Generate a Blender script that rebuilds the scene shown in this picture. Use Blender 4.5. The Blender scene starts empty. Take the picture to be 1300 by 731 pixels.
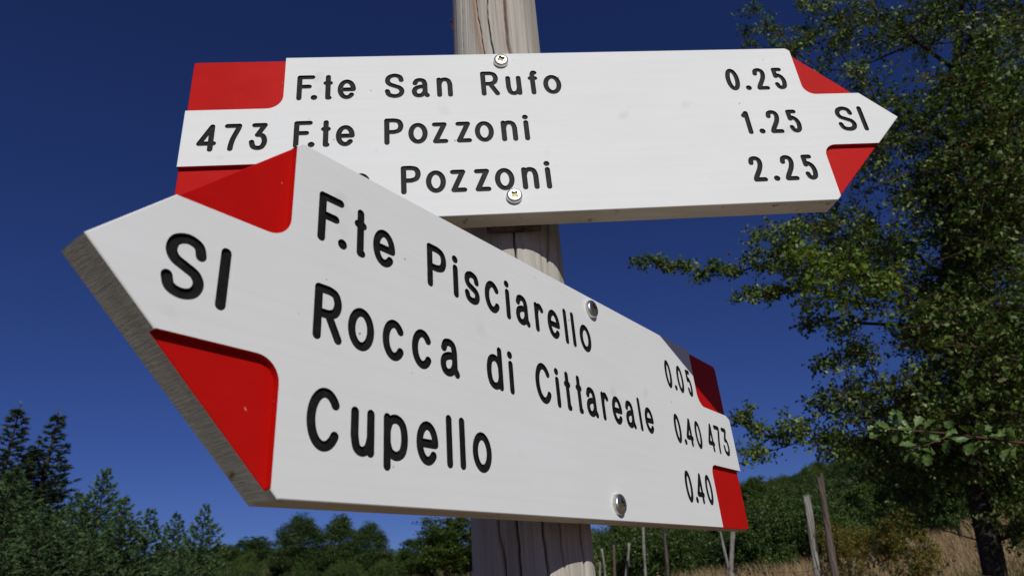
import bpy, bmesh, math, random
import numpy as np
from mathutils import Vector, Matrix
from mathutils.geometry import delaunay_2d_cdt
S = bpy.context.scene
COL = S.collection
CAMZ = 1.55

# ------------------------------------------------------------------ camera
PITCH, ROLL, FPX = 0.4355961347518936, -0.0752020683329557, 830.5754821714048
cp, sp = math.cos(PITCH), math.sin(PITCH)
cr, sr = math.cos(ROLL), math.sin(ROLL)
FW = Vector((0, cp, sp)); R0 = Vector((1, 0, 0)); U0 = Vector((0, -sp, cp))
RT = cr * R0 + sr * U0; UP = -sr * R0 + cr * U0
cam_d = bpy.data.cameras.new('camera'); cam = bpy.data.objects.new('camera', cam_d); COL.objects.link(cam)
m = Matrix.Identity(4)
for i in range(3):
    m[i][0], m[i][1], m[i][2] = RT[i], UP[i], -FW[i]
m[2][3] = CAMZ
cam.matrix_world = m
cam_d.sensor_fit = 'HORIZONTAL'; cam_d.sensor_width = 36; cam_d.lens = FPX / 1300 * 36
cam_d.clip_start = 0.02; cam_d.clip_end = 3000
cam_d.dof.use_dof = True; cam_d.dof.focus_distance = 0.47; cam_d.dof.aperture_fstop = 20
S.camera = cam

# ------------------------------------------------------------------ world and sun
SUN_AZ, SUN_EL = math.radians(14), math.radians(29.5)
SD = Vector((math.sin(SUN_AZ) * math.cos(SUN_EL), -math.cos(SUN_AZ) * math.cos(SUN_EL), math.sin(SUN_EL)))
w = bpy.data.worlds.new('World'); S.world = w; w.use_nodes = True
nt = w.node_tree; bg = nt.nodes['Background']
sky = nt.nodes.new('ShaderNodeTexSky'); sky.sky_type = 'NISHITA'; sky.sun_disc = False
sky.sun_elevation = SUN_EL; sky.sun_rotation = math.radians(180 - 14)
sky.altitude = 1200; sky.air_density = 1.0; sky.dust_density = 0.1; sky.ozone_density = 3.0
mul = nt.nodes.new('ShaderNodeMix'); mul.data_type = 'RGBA'; mul.blend_type = 'MULTIPLY'; mul.inputs[0].default_value = 1
mul.inputs[7].default_value = (0.33, 0.42, 0.87, 1)
nt.links.new(sky.outputs[0], mul.inputs[6]); nt.links.new(mul.outputs[2], bg.inputs[0])
bg.inputs[1].default_value = 0.05
sl = bpy.data.lights.new('sun', 'SUN'); sl.energy = 3.05; sl.angle = math.radians(0.53); sl.color = (0.99, 0.985, 0.925)
so = bpy.data.objects.new('sun', sl); COL.objects.link(so); so.location = SD * 20
so.rotation_euler = SD.to_track_quat('Z', 'Y').to_euler()
S.view_settings.view_transform = 'Standard'; S.view_settings.look = 'None'
S.view_settings.exposure = 0.0; S.view_settings.gamma = 1.0
S.render.engine = 'CYCLES'

# ------------------------------------------------------------------ helpers
def ray(x, y):
    d = FW + RT * ((x - 650) / FPX) - UP * ((y - 365.5) / FPX)
    return d.normalized()
def at(x, y, r):          # point seen at photo pixel (x, y), r metres away horizontally
    d = ray(x, y); k = r / math.hypot(d.x, d.y)
    return Vector((d.x * k, d.y * k, CAMZ + d.z * k))
def tag(o, label=None, cat=None, group=None, kind=None):
    if label: o['label'] = label
    if cat: o['category'] = cat
    if group: o['group'] = group
    if kind: o['kind'] = kind
    return o
def link(name, me, parent=None, loc=None):
    o = bpy.data.objects.new(name, me); COL.objects.link(o)
    if parent: o.parent = parent
    if loc is not None: o.location = loc
    return o
def empty(name, loc=(0, 0, 0)):
    o = bpy.data.objects.new(name, None); COL.objects.link(o); o.location = loc; o.empty_display_size = 0.1
    return o
def mesh_np(name, V, F, mats, midx=None, tint=None, smooth=False):
    """V (n,3), F list of arrays with equal side count each"""
    me = bpy.data.meshes.new(name)
    V = np.asarray(V, dtype=np.float32)
    if not isinstance(F, list): F = [F]
    F = [np.asarray(f, dtype=np.int32) for f in F if len(f)]
    nl = sum(f.size for f in F); nf = sum(len(f) for f in F)
    me.vertices.add(len(V)); me.vertices.foreach_set('co', V.ravel())
    me.loops.add(nl); me.loops.foreach_set('vertex_index', np.concatenate([f.ravel() for f in F]))
    st = []; o = 0
    for f in F:
        st.append(o + np.arange(len(f)) * f.shape[1]); o += f.size
    me.polygons.add(nf); me.polygons.foreach_set('loop_start', np.concatenate(st).astype(np.int32))
    for mt in (mats if isinstance(mats, (list, tuple)) else [mats]): me.materials.append(mt)
    if midx is not None: me.polygons.foreach_set('material_index', np.asarray(midx, dtype=np.int32))
    if smooth: me.polygons.foreach_set('use_smooth', np.ones(nf, dtype=bool))
    if tint is not None:
        a = me.attributes.new('tint', 'FLOAT', 'POINT'); a.data.foreach_set('value', np.asarray(tint, dtype=np.float32))
    me.update(calc_edges=True); me.validate()
    return me

class Mat:
    def __init__(s, name, rough=0.8, metal=0.0, spec=0.3):
        s.m = bpy.data.materials.new(name); s.m.use_nodes = True; s.t = s.m.node_tree; s.n = s.t.nodes
        s.b = s.n['Principled BSDF']; s.b.inputs['Roughness'].default_value = rough
        s.b.inputs['Metallic'].default_value = metal; s.b.inputs['Specular IOR Level'].default_value = spec
    def new(s, t, **k):
        x = s.n.new(t)
        for a, v in k.items(): setattr(x, a, v)
        return x
    def link(s, a, b): s.t.links.new(a, b)
    def coord(s, scale=(1, 1, 1), rot=(0, 0, 0)):
        c = s.new('ShaderNodeTexCoord'); mp = s.new('ShaderNodeMapping')
        mp.inputs['Scale'].default_value = scale; mp.inputs['Rotation'].default_value = rot
        s.link(c.outputs['Object'], mp.inputs[0]); return mp.outputs[0]
    def noise(s, vec, scale, detail=4, rough=0.55, dist=0):
        x = s.new('ShaderNodeTexNoise'); x.inputs['Scale'].default_value = scale; x.inputs['Detail'].default_value = detail
        x.inputs['Roughness'].default_value = rough; x.inputs['Distortion'].default_value = dist
        if vec is not None: s.link(vec, x.inputs['Vector'])
        return x.outputs['Fac']
    def ramp(s, fac, stops, interp='LINEAR'):
        x = s.new('ShaderNodeValToRGB'); x.color_ramp.interpolation = interp
        e = x.color_ramp.elements
        while len(e) < len(stops): e.new(0.5)
        for i, (p, c) in enumerate(stops):
            e[i].position = p; e[i].color = (*c, 1) if len(c) == 3 else c
        s.link(fac, x.inputs[0]); return x.outputs[0]
    def mix(s, fac, a, b, mode='MIX'):
        x = s.new('ShaderNodeMix', data_type='RGBA', blend_type=mode)
        for i, v in ((0, fac), (6, a), (7, b)):
            if hasattr(v, 'links'): s.link(v, x.inputs[i])
            else: x.inputs[i].default_value = (v if i == 0 else (*v, 1) if len(v) == 3 else v)
        return x.outputs[2]
    def base(s, c):
        if hasattr(c, 'links'): s.link(c, s.b.inputs['Base Color'])
        else: s.b.inputs['Base Color'].default_value = (*c, 1)
    def bump(s, h, strength=0.3, dist=0.001):
        x = s.new('ShaderNodeBump'); x.inputs['Strength'].default_value = strength; x.inputs['Distance'].default_value = dist
        s.link(h, x.inputs['Height']); s.link(x.outputs[0], s.b.inputs['Normal'])
    def attr(s, name):
        x = s.new('ShaderNodeAttribute'); x.attribute_name = name; return x.outputs['Fac']

def mat_white():
    M = Mat('white_paint', 0.62, spec=0.12)
    v = M.coord((1, 1, 1)); g = M.coord((9, 60, 260))
    blot = M.noise(v, 9, 5); grain = M.noise(g, 1, 5, 0.6)
    c = M.ramp(blot, [(0.3, (0.765, 0.765, 0.755)), (0.7, (0.80, 0.80, 0.795))])
    c = M.mix(M.ramp(grain, [(0.35, (1, 1, 1)), (0.8, (0.955, 0.952, 0.945))]), c, c)
    gm = M.mix(1.0, c, M.ramp(grain, [(0.3, (0.97, 0.968, 0.96)), (0.6, (1, 1, 1))]), 'MULTIPLY')
    sp_ = M.noise(M.coord((1, 1, 1)), 260, 2, 0.4)
    big = M.noise(M.coord((1, 1, 1)), 31, 2, 0.5)
    dirt = M.ramp(sp_, [(0.755, (1, 1, 1)), (0.79, (0.42, 0.36, 0.28))])
    smear = M.ramp(big, [(0.68, (1, 1, 1)), (0.80, (0.90, 0.87, 0.84))])
    c = M.mix(1.0, gm, dirt, 'MULTIPLY'); c = M.mix(1.0, c, smear, 'MULTIPLY')
    M.base(c); M.bump(grain, 0.14, 0.0003)
    return M.m
def mat_red(name='red_paint'):
    M = Mat(name, 0.5, spec=0.12)
    n = M.noise(M.coord((1, 1, 1)), 26, 5); f = M.noise(M.coord((30, 30, 200)), 1, 3)
    c = M.ramp(n, [(0.3, (0.45, 0.004, 0.002)), (0.75, (0.53, 0.007, 0.004))])
    chip = M.noise(M.coord((1, 1, 1)), 190, 2, 0.5)
    c = M.mix(M.ramp(chip, [(0.77, (0, 0, 0)), (0.80, (1, 1, 1))]), c, (0.62, 0.22, 0.17))
    M.base(c); M.bump(f, 0.35, 0.0006); return M.m
def mat_black():
    M = Mat('black_paint', 0.6, spec=0.15)
    n = M.noise(M.coord((1, 1, 1)), 330, 3)
    c = M.ramp(n, [(0.45, (0.011, 0.011, 0.011)), (0.74, (0.02, 0.02, 0.019)), (0.80, (0.22, 0.21, 0.19))])
    M.base(c); M.bump(n, 0.5, 0.0006); return M.m
def mat_edge():
    M = Mat('bare_weathered_wood', 0.85, spec=0.15)
    lo = M.noise(M.coord((14, 60, 14)), 1, 5, 0.65, 0.3)
    saw = M.noise(M.coord((1500, 90, 130), (0, 0.95, 0)), 1, 5, 0.65, 0.5)
    dots = M.noise(M.coord((1, 1, 1)), 95, 3, 0.6)
    c = M.ramp(lo, [(0.25, (0.36, 0.36, 0.31)), (0.55, (0.50, 0.50, 0.44)), (0.8, (0.62, 0.62, 0.56))])
    c = M.mix(1.0, c, M.ramp(saw, [(0.3, (0.80, 0.80, 0.80)), (0.62, (1.05, 1.05, 1.04))]), 'MULTIPLY')
    c = M.mix(1.0, c, M.ramp(dots, [(0.66, (1, 1, 1)), (0.74, (0.35, 0.27, 0.22))]), 'MULTIPLY')
    M.base(c); M.bump(saw, 0.6, 0.0008); return M.m
def mat_under():
    M = Mat('pale_planed_wood', 0.85, spec=0.1)
    lo = M.noise(M.coord((14, 60, 14)), 1, 5, 0.65, 0.3); dots = M.noise(M.coord((1, 1, 1)), 110, 3, 0.6)
    c = M.ramp(lo, [(0.25, (0.50, 0.44, 0.36)), (0.6, (0.70, 0.64, 0.56)), (0.85, (0.78, 0.74, 0.67))])
    c = M.mix(1.0, c, M.ramp(dots, [(0.64, (1, 1, 1)), (0.72, (0.45, 0.35, 0.28))]), 'MULTIPLY'); M.base(c); return M.m
def mat_steel():
    M = Mat('zinc_plated_steel', 0.36, 1.0, 0.5)
    n = M.noise(M.coord((1, 1, 1)), 900, 3)
    M.base(M.ramp(n, [(0.3, (0.52, 0.51, 0.46)), (0.7, (0.78, 0.77, 0.71))])); M.bump(n, 0.4, 0.0002); return M.m
def mat_slot():
    M = Mat('tarnished_brass_slot', 0.5, 0.7, 0.5); M.base((0.20, 0.165, 0.08)); return M.m
def mat_post():
    M = Mat('weathered_post_wood', 0.85, spec=0.15)
    fib = M.noise(M.coord((300, 300, 5)), 1, 6, 0.65, 0.15)
    med = M.noise(M.coord((75, 75, 3.0)), 1, 4, 0.6, 0.3)
    blot = M.noise(M.coord((9, 9, 5)), 1, 4)
    c = M.ramp(med, [(0.3, (0.36, 0.31, 0.26)), (0.5, (0.50, 0.46, 0.405)), (0.72, (0.575, 0.555, 0.51))])
    c = M.mix(1.0, c, M.ramp(fib, [(0.28, (0.60, 0.57, 0.54)), (0.5, (0.98, 0.97, 0.96)), (0.75, (1.1, 1.1, 1.1))]), 'MULTIPLY')
    c = M.mix(M.ramp(blot, [(0.4, (0, 0, 0)), (0.7, (0.55, 0.55, 0.55))]), c, (0.40, 0.40, 0.385))
    st = M.attr('stain')
    c = M.mix(st, c, (0.34, 0.20, 0.13))
    M.base(c); M.bump(fib, 0.6, 0.0012); return M.m
UNDER = mat_under()
WHITE, RED, BLACK, EDGE, STEEL, SLOT, POSTM = mat_white(), mat_red(), mat_black(), mat_edge(), mat_steel(), mat_slot(), mat_post()

def mat_leaf(name, stops, rough=0.5, trans=0.25, spec=0.35):
    M = Mat(name, rough, spec=spec)
    c = M.ramp(M.attr('tint'), stops)
    M.base(c)
    t = M.new('ShaderNodeBsdfTranslucent'); mx = M.new('ShaderNodeMixShader'); mx.inputs[0].default_value = trans
    c2 = M.mix(1.0, c, (1.3, 1.5, 0.6), 'MULTIPLY')
    M.link(c2, t.inputs[0]); M.link(M.b.outputs[0], mx.inputs[1]); M.link(t.outputs[0], mx.inputs[2])
    M.link(mx.outputs[0], M.n['Material Output'].inputs[0]); return M.m
def mat_bark(name, a, b, sc=(30, 30, 6)):
    M = Mat(name, 0.9, spec=0.1); n = M.noise(M.coord(sc), 1, 5, 0.65, 0.4)
    M.base(M.ramp(n, [(0.3, a), (0.7, b)])); M.bump(n, 0.8, 0.01); return M.m
HAW = mat_leaf('hawthorn_leaf', [(0.0, (0.028, 0.056, 0.010)), (0.45, (0.068, 0.118, 0.018)), (0.8, (0.165, 0.225, 0.042)), (0.93, (0.36, 0.41, 0.18)), (0.97, (0.16, 0.12, 0.04)), (1.0, (0.13, 0.035, 0.02))])
WOOD = mat_leaf('distant_wood_leaf', [(0.0, (0.014, 0.030, 0.006)), (0.45, (0.040, 0.075, 0.013)), (0.8, (0.085, 0.13, 0.02)), (1.0, (0.14, 0.15, 0.03))], trans=0.15)
HAWLIT = mat_leaf('hawthorn_painted_sun_leaf', [(0.0, (0.07, 0.12, 0.015)), (0.6, (0.16, 0.235, 0.03)), (1.0, (0.30, 0.36, 0.06))], trans=0.35)  # lit copy of the hawthorn leaf: sunlight put into a brighter colour
NEARL = mat_leaf('near_leaf', [(0.0, (0.065, 0.12, 0.025)), (0.5, (0.12, 0.19, 0.05)), (1.0, (0.30, 0.36, 0.16))], rough=0.4, trans=0.2)
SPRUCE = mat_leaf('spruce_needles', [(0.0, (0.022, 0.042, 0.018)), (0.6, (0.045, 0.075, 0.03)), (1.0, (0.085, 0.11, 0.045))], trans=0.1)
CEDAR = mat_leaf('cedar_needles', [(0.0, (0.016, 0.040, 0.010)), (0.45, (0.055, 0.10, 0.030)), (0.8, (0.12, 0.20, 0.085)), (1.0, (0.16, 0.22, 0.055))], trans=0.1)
PINE = mat_leaf('pine_needles', [(0.0, (0.02, 0.042, 0.010)), (0.6, (0.045, 0.08, 0.018)), (1.0, (0.085, 0.12, 0.03))], trans=0.1)
OAK = mat_leaf('broad_leaf', [(0.0, (0.028, 0.055, 0.010)), (0.6, (0.058, 0.105, 0.018)), (1.0, (0.10, 0.15, 0.03))], trans=0.2)
OAKB = mat_leaf('broad_leaf_bright', [(0.0, (0.035, 0.065, 0.01)), (0.6, (0.07, 0.115, 0.018)), (1.0, (0.12, 0.16, 0.03))], trans=0.25)
FALL = mat_leaf('autumn_leaf', [(0.0, (0.05, 0.08, 0.012)), (0.5, (0.12, 0.13, 0.022)), (0.78, (0.26, 0.16, 0.02)), (0.94, (0.36, 0.11, 0.015)), (1.0, (0.28, 0.03, 0.012))], trans=0.3)
BARK = mat_bark('dark_bark', (0.022, 0.018, 0.015), (0.07, 0.058, 0.048))
BARKG = mat_bark('grey_bark', (0.10, 0.085, 0.07), (0.22, 0.19, 0.16))
TWIG = mat_bark('reddish_twig', (0.07, 0.035, 0.025), (0.15, 0.08, 0.055))
STAKE = mat_bark('stake_grey', (0.04, 0.035, 0.03), (0.42, 0.39, 0.35), (110, 110, 5))
STAKED = mat_bark('stake_dark', (0.03, 0.022, 0.018), (0.19, 0.145, 0.125), (110, 110, 6))
STRAW = mat_leaf('dry_grass', [(0.0, (0.18, 0.105, 0.055)), (0.5, (0.34, 0.225, 0.125)), (0.85, (0.52, 0.40, 0.24)), (1.0, (0.12, 0.12, 0.035))], 0.7, 0.2, 0.1)
GREENG = mat_leaf('green_weeds', [(0.0, (0.03, 0.045, 0.012)), (0.6, (0.07, 0.10, 0.025)), (1.0, (0.20, 0.17, 0.06))], 0.7, 0.2, 0.1)
BERRY = Mat('red_berry', 0.3); BERRY.base((0.22, 0.012, 0.01)); BERRY = BERRY.m
WIRE = Mat('rusty_wire', 0.5, 0.8); WIRE.base((0.16, 0.13, 0.11)); WIRE = WIRE.m
GM = Mat('dry_meadow_soil', 0.95, spec=0.1)
_n = GM.noise(GM.coord((1, 1, 1)), 0.6, 6); _f = GM.noise(GM.coord((1, 1, 1)), 14, 6, 0.7)
_c = GM.ramp(_n, [(0.3, (0.20, 0.16, 0.085)), (0.5, (0.33, 0.235, 0.145)), (0.7, (0.36, 0.24, 0.155))])
GM.base(GM.mix(1.0, _c, GM.ramp(_f, [(0.3, (0.55, 0.55, 0.55)), (0.7, (1.15, 1.15, 1.15))]), 'MULTIPLY')); GM.bump(_f, 1.0, 0.06); GM = GM.m

# ------------------------------------------------------------------ lettering: single-stroke glyphs of a routing template
H_ = 0.757
def spl(pts, n=6, closed=False):
    P = [np.array(p, float) for p in pts]; out = []
    N = len(P)
    rng = range(N if closed else N - 1)
    for i in rng:
        if closed: a, b, c, d = P[(i - 1) % N], P[i], P[(i + 1) % N], P[(i + 2) % N]
        else: a, b, c, d = P[max(i - 1, 0)], P[i], P[i + 1], P[min(i + 2, N - 1)]
        for k in range(n):
            t = k / n
            out.append(0.5 * ((2 * b) + (c - a) * t + (2 * a - 5 * b + 4 * c - d) * t * t + (3 * b - a - 3 * c + d) * t ** 3))
    out.append(P[0] if closed else P[-1]); return [tuple(p) for p in out]
def ell(cx, cy, rx, ry, a0=0, a1=360, n=26):
    return [(cx + rx * math.cos(math.radians(a0 + (a1 - a0) * i / n)), cy + ry * math.sin(math.radians(a0 + (a1 - a0) * i / n))) for i in range(n + 1)]
SP = [(.97, .76), (.86, .93), (.5, 1), (.13, .92), (.02, .74), (.16, .585), (.5, .49), (.86, .39), (1, .23), (.86, .06), (.5, 0), (.13, .07), (0, .25)]
G = {
 'F': [[(1, 1), (0, 1), (0, 0)], [(0, .55), (.76, .55)]],
 't': [[(.5, 1), (.5, 0), (.82, .0)], [(0, .70), (1, .70)]],
 'e': [[(0, H_ * .49), (1, H_ * .49)] , ell(.5, H_ / 2, .5, H_ / 2, 0, 318, 30)],
 'S': [spl(SP)], 's': [spl([(x, y * H_) for x, y in SP])],
 'a': [spl([(.07, .59), (.2, .72), (.48, H_), (.74, .70), (.84, .54)]) + [(.84, .12), (1, .0)], spl([(.84, .44), (.42, .42), (.1, .34), (0, .2), (.1, .05), (.36, 0), (.64, .05), (.84, .2)])],
 'n': [[(0, H_), (0, 0)], spl([(0, .5), (.16, .69), (.52, H_), (.86, .69), (1, .5)]) + [(1, 0)]],
 'R': [[(0, 0), (0, 1), (.5, 1)], spl([(.5, 1), (.82, .94), (.95, .74), (.82, .55), (.5, .48)]) + [(0, .48)], [(.5, .48), (1, 0)]],
 'P': [[(0, 0), (0, 1), (.5, 1)], spl([(.5, 1), (.86, .94), (1, .74), (.86, .54), (.5, .47)]) + [(0, .47)]],
 'u': [[(0, H_), (0, .3)] + spl([(0, .3), (.14, .07), (.48, 0), (.84, .08), (1, .28)]), [(1, H_), (1, 0)]],
 'f': [spl([(1, .985), (.72, 1), (.5, .92), (.44, .78)]) + [(.44, 0)], [(0, .71), (1, .71)]],
 'o': [ell(.5, H_ / 2, .5, H_ / 2)], '0': [ell(.5, .5, .5, .5)],
 'z': [[(.02, H_), (.93, H_), (.05, 0), (1, 0)]],
 'i': [[(.5, .74), (.5, 0)]], 'l': [[(.5, 1), (.5, 0)]], 'I': [[(.5, 1), (.5, 0)]],
 '1': [[(0, .86), (1, 1), (1, 0)], [(0, .86), (.6, .86), (1, .80)]],
 '2': [spl([(0, .78), (.1, .94), (.44, 1), (.80, .94), (.90, .76), (.72, .5), (.2, .14), (.06, 0)]) + [(1, 0)]],
 '3': [[(.14, 1), (.95, 1), (.42, .57)], spl([(.42, .57), (.82, .53), (1, .30), (.84, .06), (.5, 0), (.14, .07), (0, .27)])],
 '4': [[(.8, 0), (.8, 1), (0, .26), (1, .26)]],
 '5': [[(.82, 1), (.08, 1), (.10, .62)], spl([(.10, .62), (.45, .68), (.85, .55), (1, .33), (.86, .08), (.5, 0), (.18, .05), (.02, .2)])],
 '7': [spl([(1, 1), (.93, .86), (.58, .46), (.44, .2), (.40, 0)]), [(0, 1), (1, 1)]],
 'c': [ell(.5, H_ / 2, .54, H_ / 2, 38, 322)], 'C': [ell(.5, .5, .54, .5, 36, 324, 34)],
 'r': [[(0, H_), (0, 0)], spl([(0, .5), (.25, .69), (.65, H_), (1, .66)])],
 'd': [[(1, 1), (1, 0)], spl([(1, .5), (.84, .69), (.46, H_), (.12, .65), (0, H_ / 2), (.12, .1), (.46, 0), (.84, .07), (1, .26)])],
 'p': [[(0, H_), (0, -.21)], spl([(0, .5), (.16, .69), (.52, H_), (.88, .65), (1, H_ / 2), (.88, .1), (.52, 0), (.16, .07), (0, .26)])],
}
# board, row, word, [(glyph, left, right)] in millimetres across the board
TEXT = [
(0, 1, 'F.te', [('F', -196.5, -183.0), ('.', -185.9, -180.9), ('t', -176.9, -169.7), ('e', -166.0, -152.2)]),
(0, 1, 'San', [('S', -130.4, -115.4), ('a', -110.0, -96.2), ('n', -90.8, -78.5)]),
(0, 1, 'Rufo', [('R', -56.3, -41.9), ('u', -36.8, -24.5), ('f', -19.1, -11.3), ('o', -7.2, 7.2)]),
(0, 1, '0.25', [('0', 142.3, 153.6), ('.', 157.0, 162.0), ('2', 166.0, 177.2), ('5', 182.3, 192.8)]),
(0, 2, '473', [('4', -264.7, -250.8), ('7', -246.2, -233.8), ('3', -228.1, -215.1)]),
(0, 2, 'F.te', [('F', -196.8, -183.3), ('.', -186.3, -181.3), ('t', -177.3, -170.1), ('e', -166.4, -152.6)]),
(0, 2, 'Pozzoni', [('P', -131.2, -116.9), ('o', -113.6, -99.2), ('z', -96.1, -84.2), ('z', -78.5, -66.6), ('o', -64.0, -49.6), ('n', -44.1, -31.8), ('i', -26.9, -22.5)]),
(0, 2, '1.25', [('1', 145.9, 152.1), ('.', 157.1, 162.1), ('2', 165.9, 177.3), ('5', 182.5, 192.9)]),
(0, 2, 'SI', [('S', 223.7, 238.7), ('I', 243.7, 247.0)]),
(0, 3, 'F.te', [('F', -185.3, -171.8), ('.', -174.8, -169.8), ('t', -165.8, -158.6), ('e', -154.9, -141.1)]),
(0, 3, 'Pozzoni', [('P', -119.7, -105.4), ('o', -102.1, -87.7), ('z', -84.6, -72.7), ('z', -67.2, -55.3), ('o', -52.3, -37.9), ('n', -32.5, -20.2), ('i', -15.3, -10.7)]),
(0, 3, '2.25', [('2', 140.6, 152.1), ('.', 157.0, 162.0), ('2', 165.8, 177.1), ('5', 182.6, 192.8)]),
(1, 2, 'SI', [('S', -251.7, -236.7), ('I', -232.0, -228.4)]),
(1, 1, 'F.te', [('F', -191.8, -178.3), ('.', -181.0, -176.0), ('t', -172.3, -165.1), ('e', -161.2, -147.4)]),
(1, 1, 'Pisciarello', [('P', -125.9, -111.6), ('i', -106.6, -102.4), ('s', -97.8, -85.5), ('c', -80.5, -67.5), ('i', -62.4, -57.8), ('a', -52.9, -39.1), ('r', -33.8, -24.0), ('e', -20.1, -6.3), ('l', -1.2, 2.6), ('l', 7.8, 11.9), ('o', 17.3, 31.7)]),
(1, 1, '0.05', [('0', 146.1, 158.0), ('.', 161.0, 166.0), ('0', 168.6, 181.3), ('5', 188.3, 198.6)]),
(1, 2, 'Rocca', [('R', -191.5, -177.1), ('o', -174.0, -159.6), ('c', -154.5, -141.5), ('c', -136.8, -123.8), ('a', -118.3, -104.5)]),
(1, 2, 'di', [('d', -83.1, -69.5), ('i', -64.5, -60.0)]),
(1, 2, 'Cittareale', [('C', -39.0, -23.6), ('i', -18.7, -14.4), ('t', -9.2, -2.0), ('t', 3.8, 11.0), ('a', 14.9, 28.7), ('r', 34.2, 44.0), ('e', 48.0, 61.8), ('a', 66.3, 80.1), ('l', 86.4, 90.1), ('e', 95.4, 109.2)]),
(1, 2, '0.40', [('0', 145.2, 157.3), ('.', 160.3, 165.3), ('4', 165.8, 179.6), ('0', 185.0, 197.9)]),
(1, 2, '473', [('4', 211.1, 225.6), ('7', 229.4, 242.6), ('3', 245.6, 259.9)]),
(1, 3, 'Cupello', [('C', -191.4, -176.0), ('u', -171.2, -158.9), ('p', -153.9, -140.0), ('e', -134.9, -121.1), ('l', -115.6, -112.0), ('l', -106.6, -103.0), ('o', -97.8, -83.4)]),
(1, 3, '0.40', [('0', 146.0, 158.4), ('.', 161.3, 166.3), ('4', 166.2, 180.2), ('0', 185.0, 198.2)]),
]
def row_dims(b, row, word):   # outer bottom and top in mm above the board's bottom edge
    tm = any(ch in word for ch in '.') and word[0] in '012'
    if b == 0:
        bot = {1: 106.9, 2: 63.0, 3: 19.4}[row]
        if word in ('473', 'SI'): return 62.1, 86.7
        if tm: return {1: (105.8, 128.8), 2: (62.3, 85.1), 3: (18.2, 41.5)}[row]
        return bot, bot + 24.5
    if tm: return {1: (104.9, 128.9), 2: (60.5, 84.1), 3: (16.4, 40.3)}[row]
    if word == '473': return 61.0, 86.4
    if word == 'SI': return 62.1, 86.8
    bot = {1: 105.8, 2: 61.6, 3: 18.0}[row]
    return bot, bot + 24.7
def capsule(p, q, r, n=7):
    d = np.array(q) - np.array(p); L = np.hypot(*d)
    a = math.atan2(d[1], d[0]) if L > 1e-9 else 0
    out = []
    for i in range(n + 1): t = a - math.pi / 2 + math.pi * i / n; out.append((q[0] + r * math.cos(t), q[1] + r * math.sin(t)))
    for i in range(n + 1): t = a + math.pi / 2 + math.pi * i / n; out.append((p[0] + r * math.cos(t), p[1] + r * math.sin(t)))
    return out
def word_polys(b, row, word, letters, r=1.85):
    bot, top = row_dims(b, row, word); y0 = bot + r - 75; s = (top - bot) - 2 * r; res = []
    rnd = random.Random(hash((b, row, len(word))) & 255)
    for g, x0, x1 in letters:
        jx = rnd.uniform(-.12, .12); jy = rnd.uniform(-.12, .12)
        if g == '.':
            cx = (x0 + x1) / 2; res.append([(cx + 2.5 * math.cos(t), y0 + .6 + 2.5 * math.sin(t)) for t in np.linspace(0, 2 * math.pi, 20, endpoint=False)]); continue
        if g == 'i':
            cx = (x0 + x1) / 2; res.append([(cx - .2 + 2.3 * math.cos(t), y0 + s - .35 + 2.3 * math.sin(t)) for t in np.linspace(0, 2 * math.pi, 20, endpoint=False)])
        a, w_ = x0 + r, (x1 - x0) - 2 * r
        if g in 'ilI': a = (x0 + x1) / 2 - .5; w_ = 1
        for st in G[g]:
            pts = [(a + w_ * x + jx, y0 + s * y + jy) for x, y in st]
            for p, q in zip(pts[:-1], pts[1:]): res.append(capsule(p, q, r))
    return res

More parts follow.
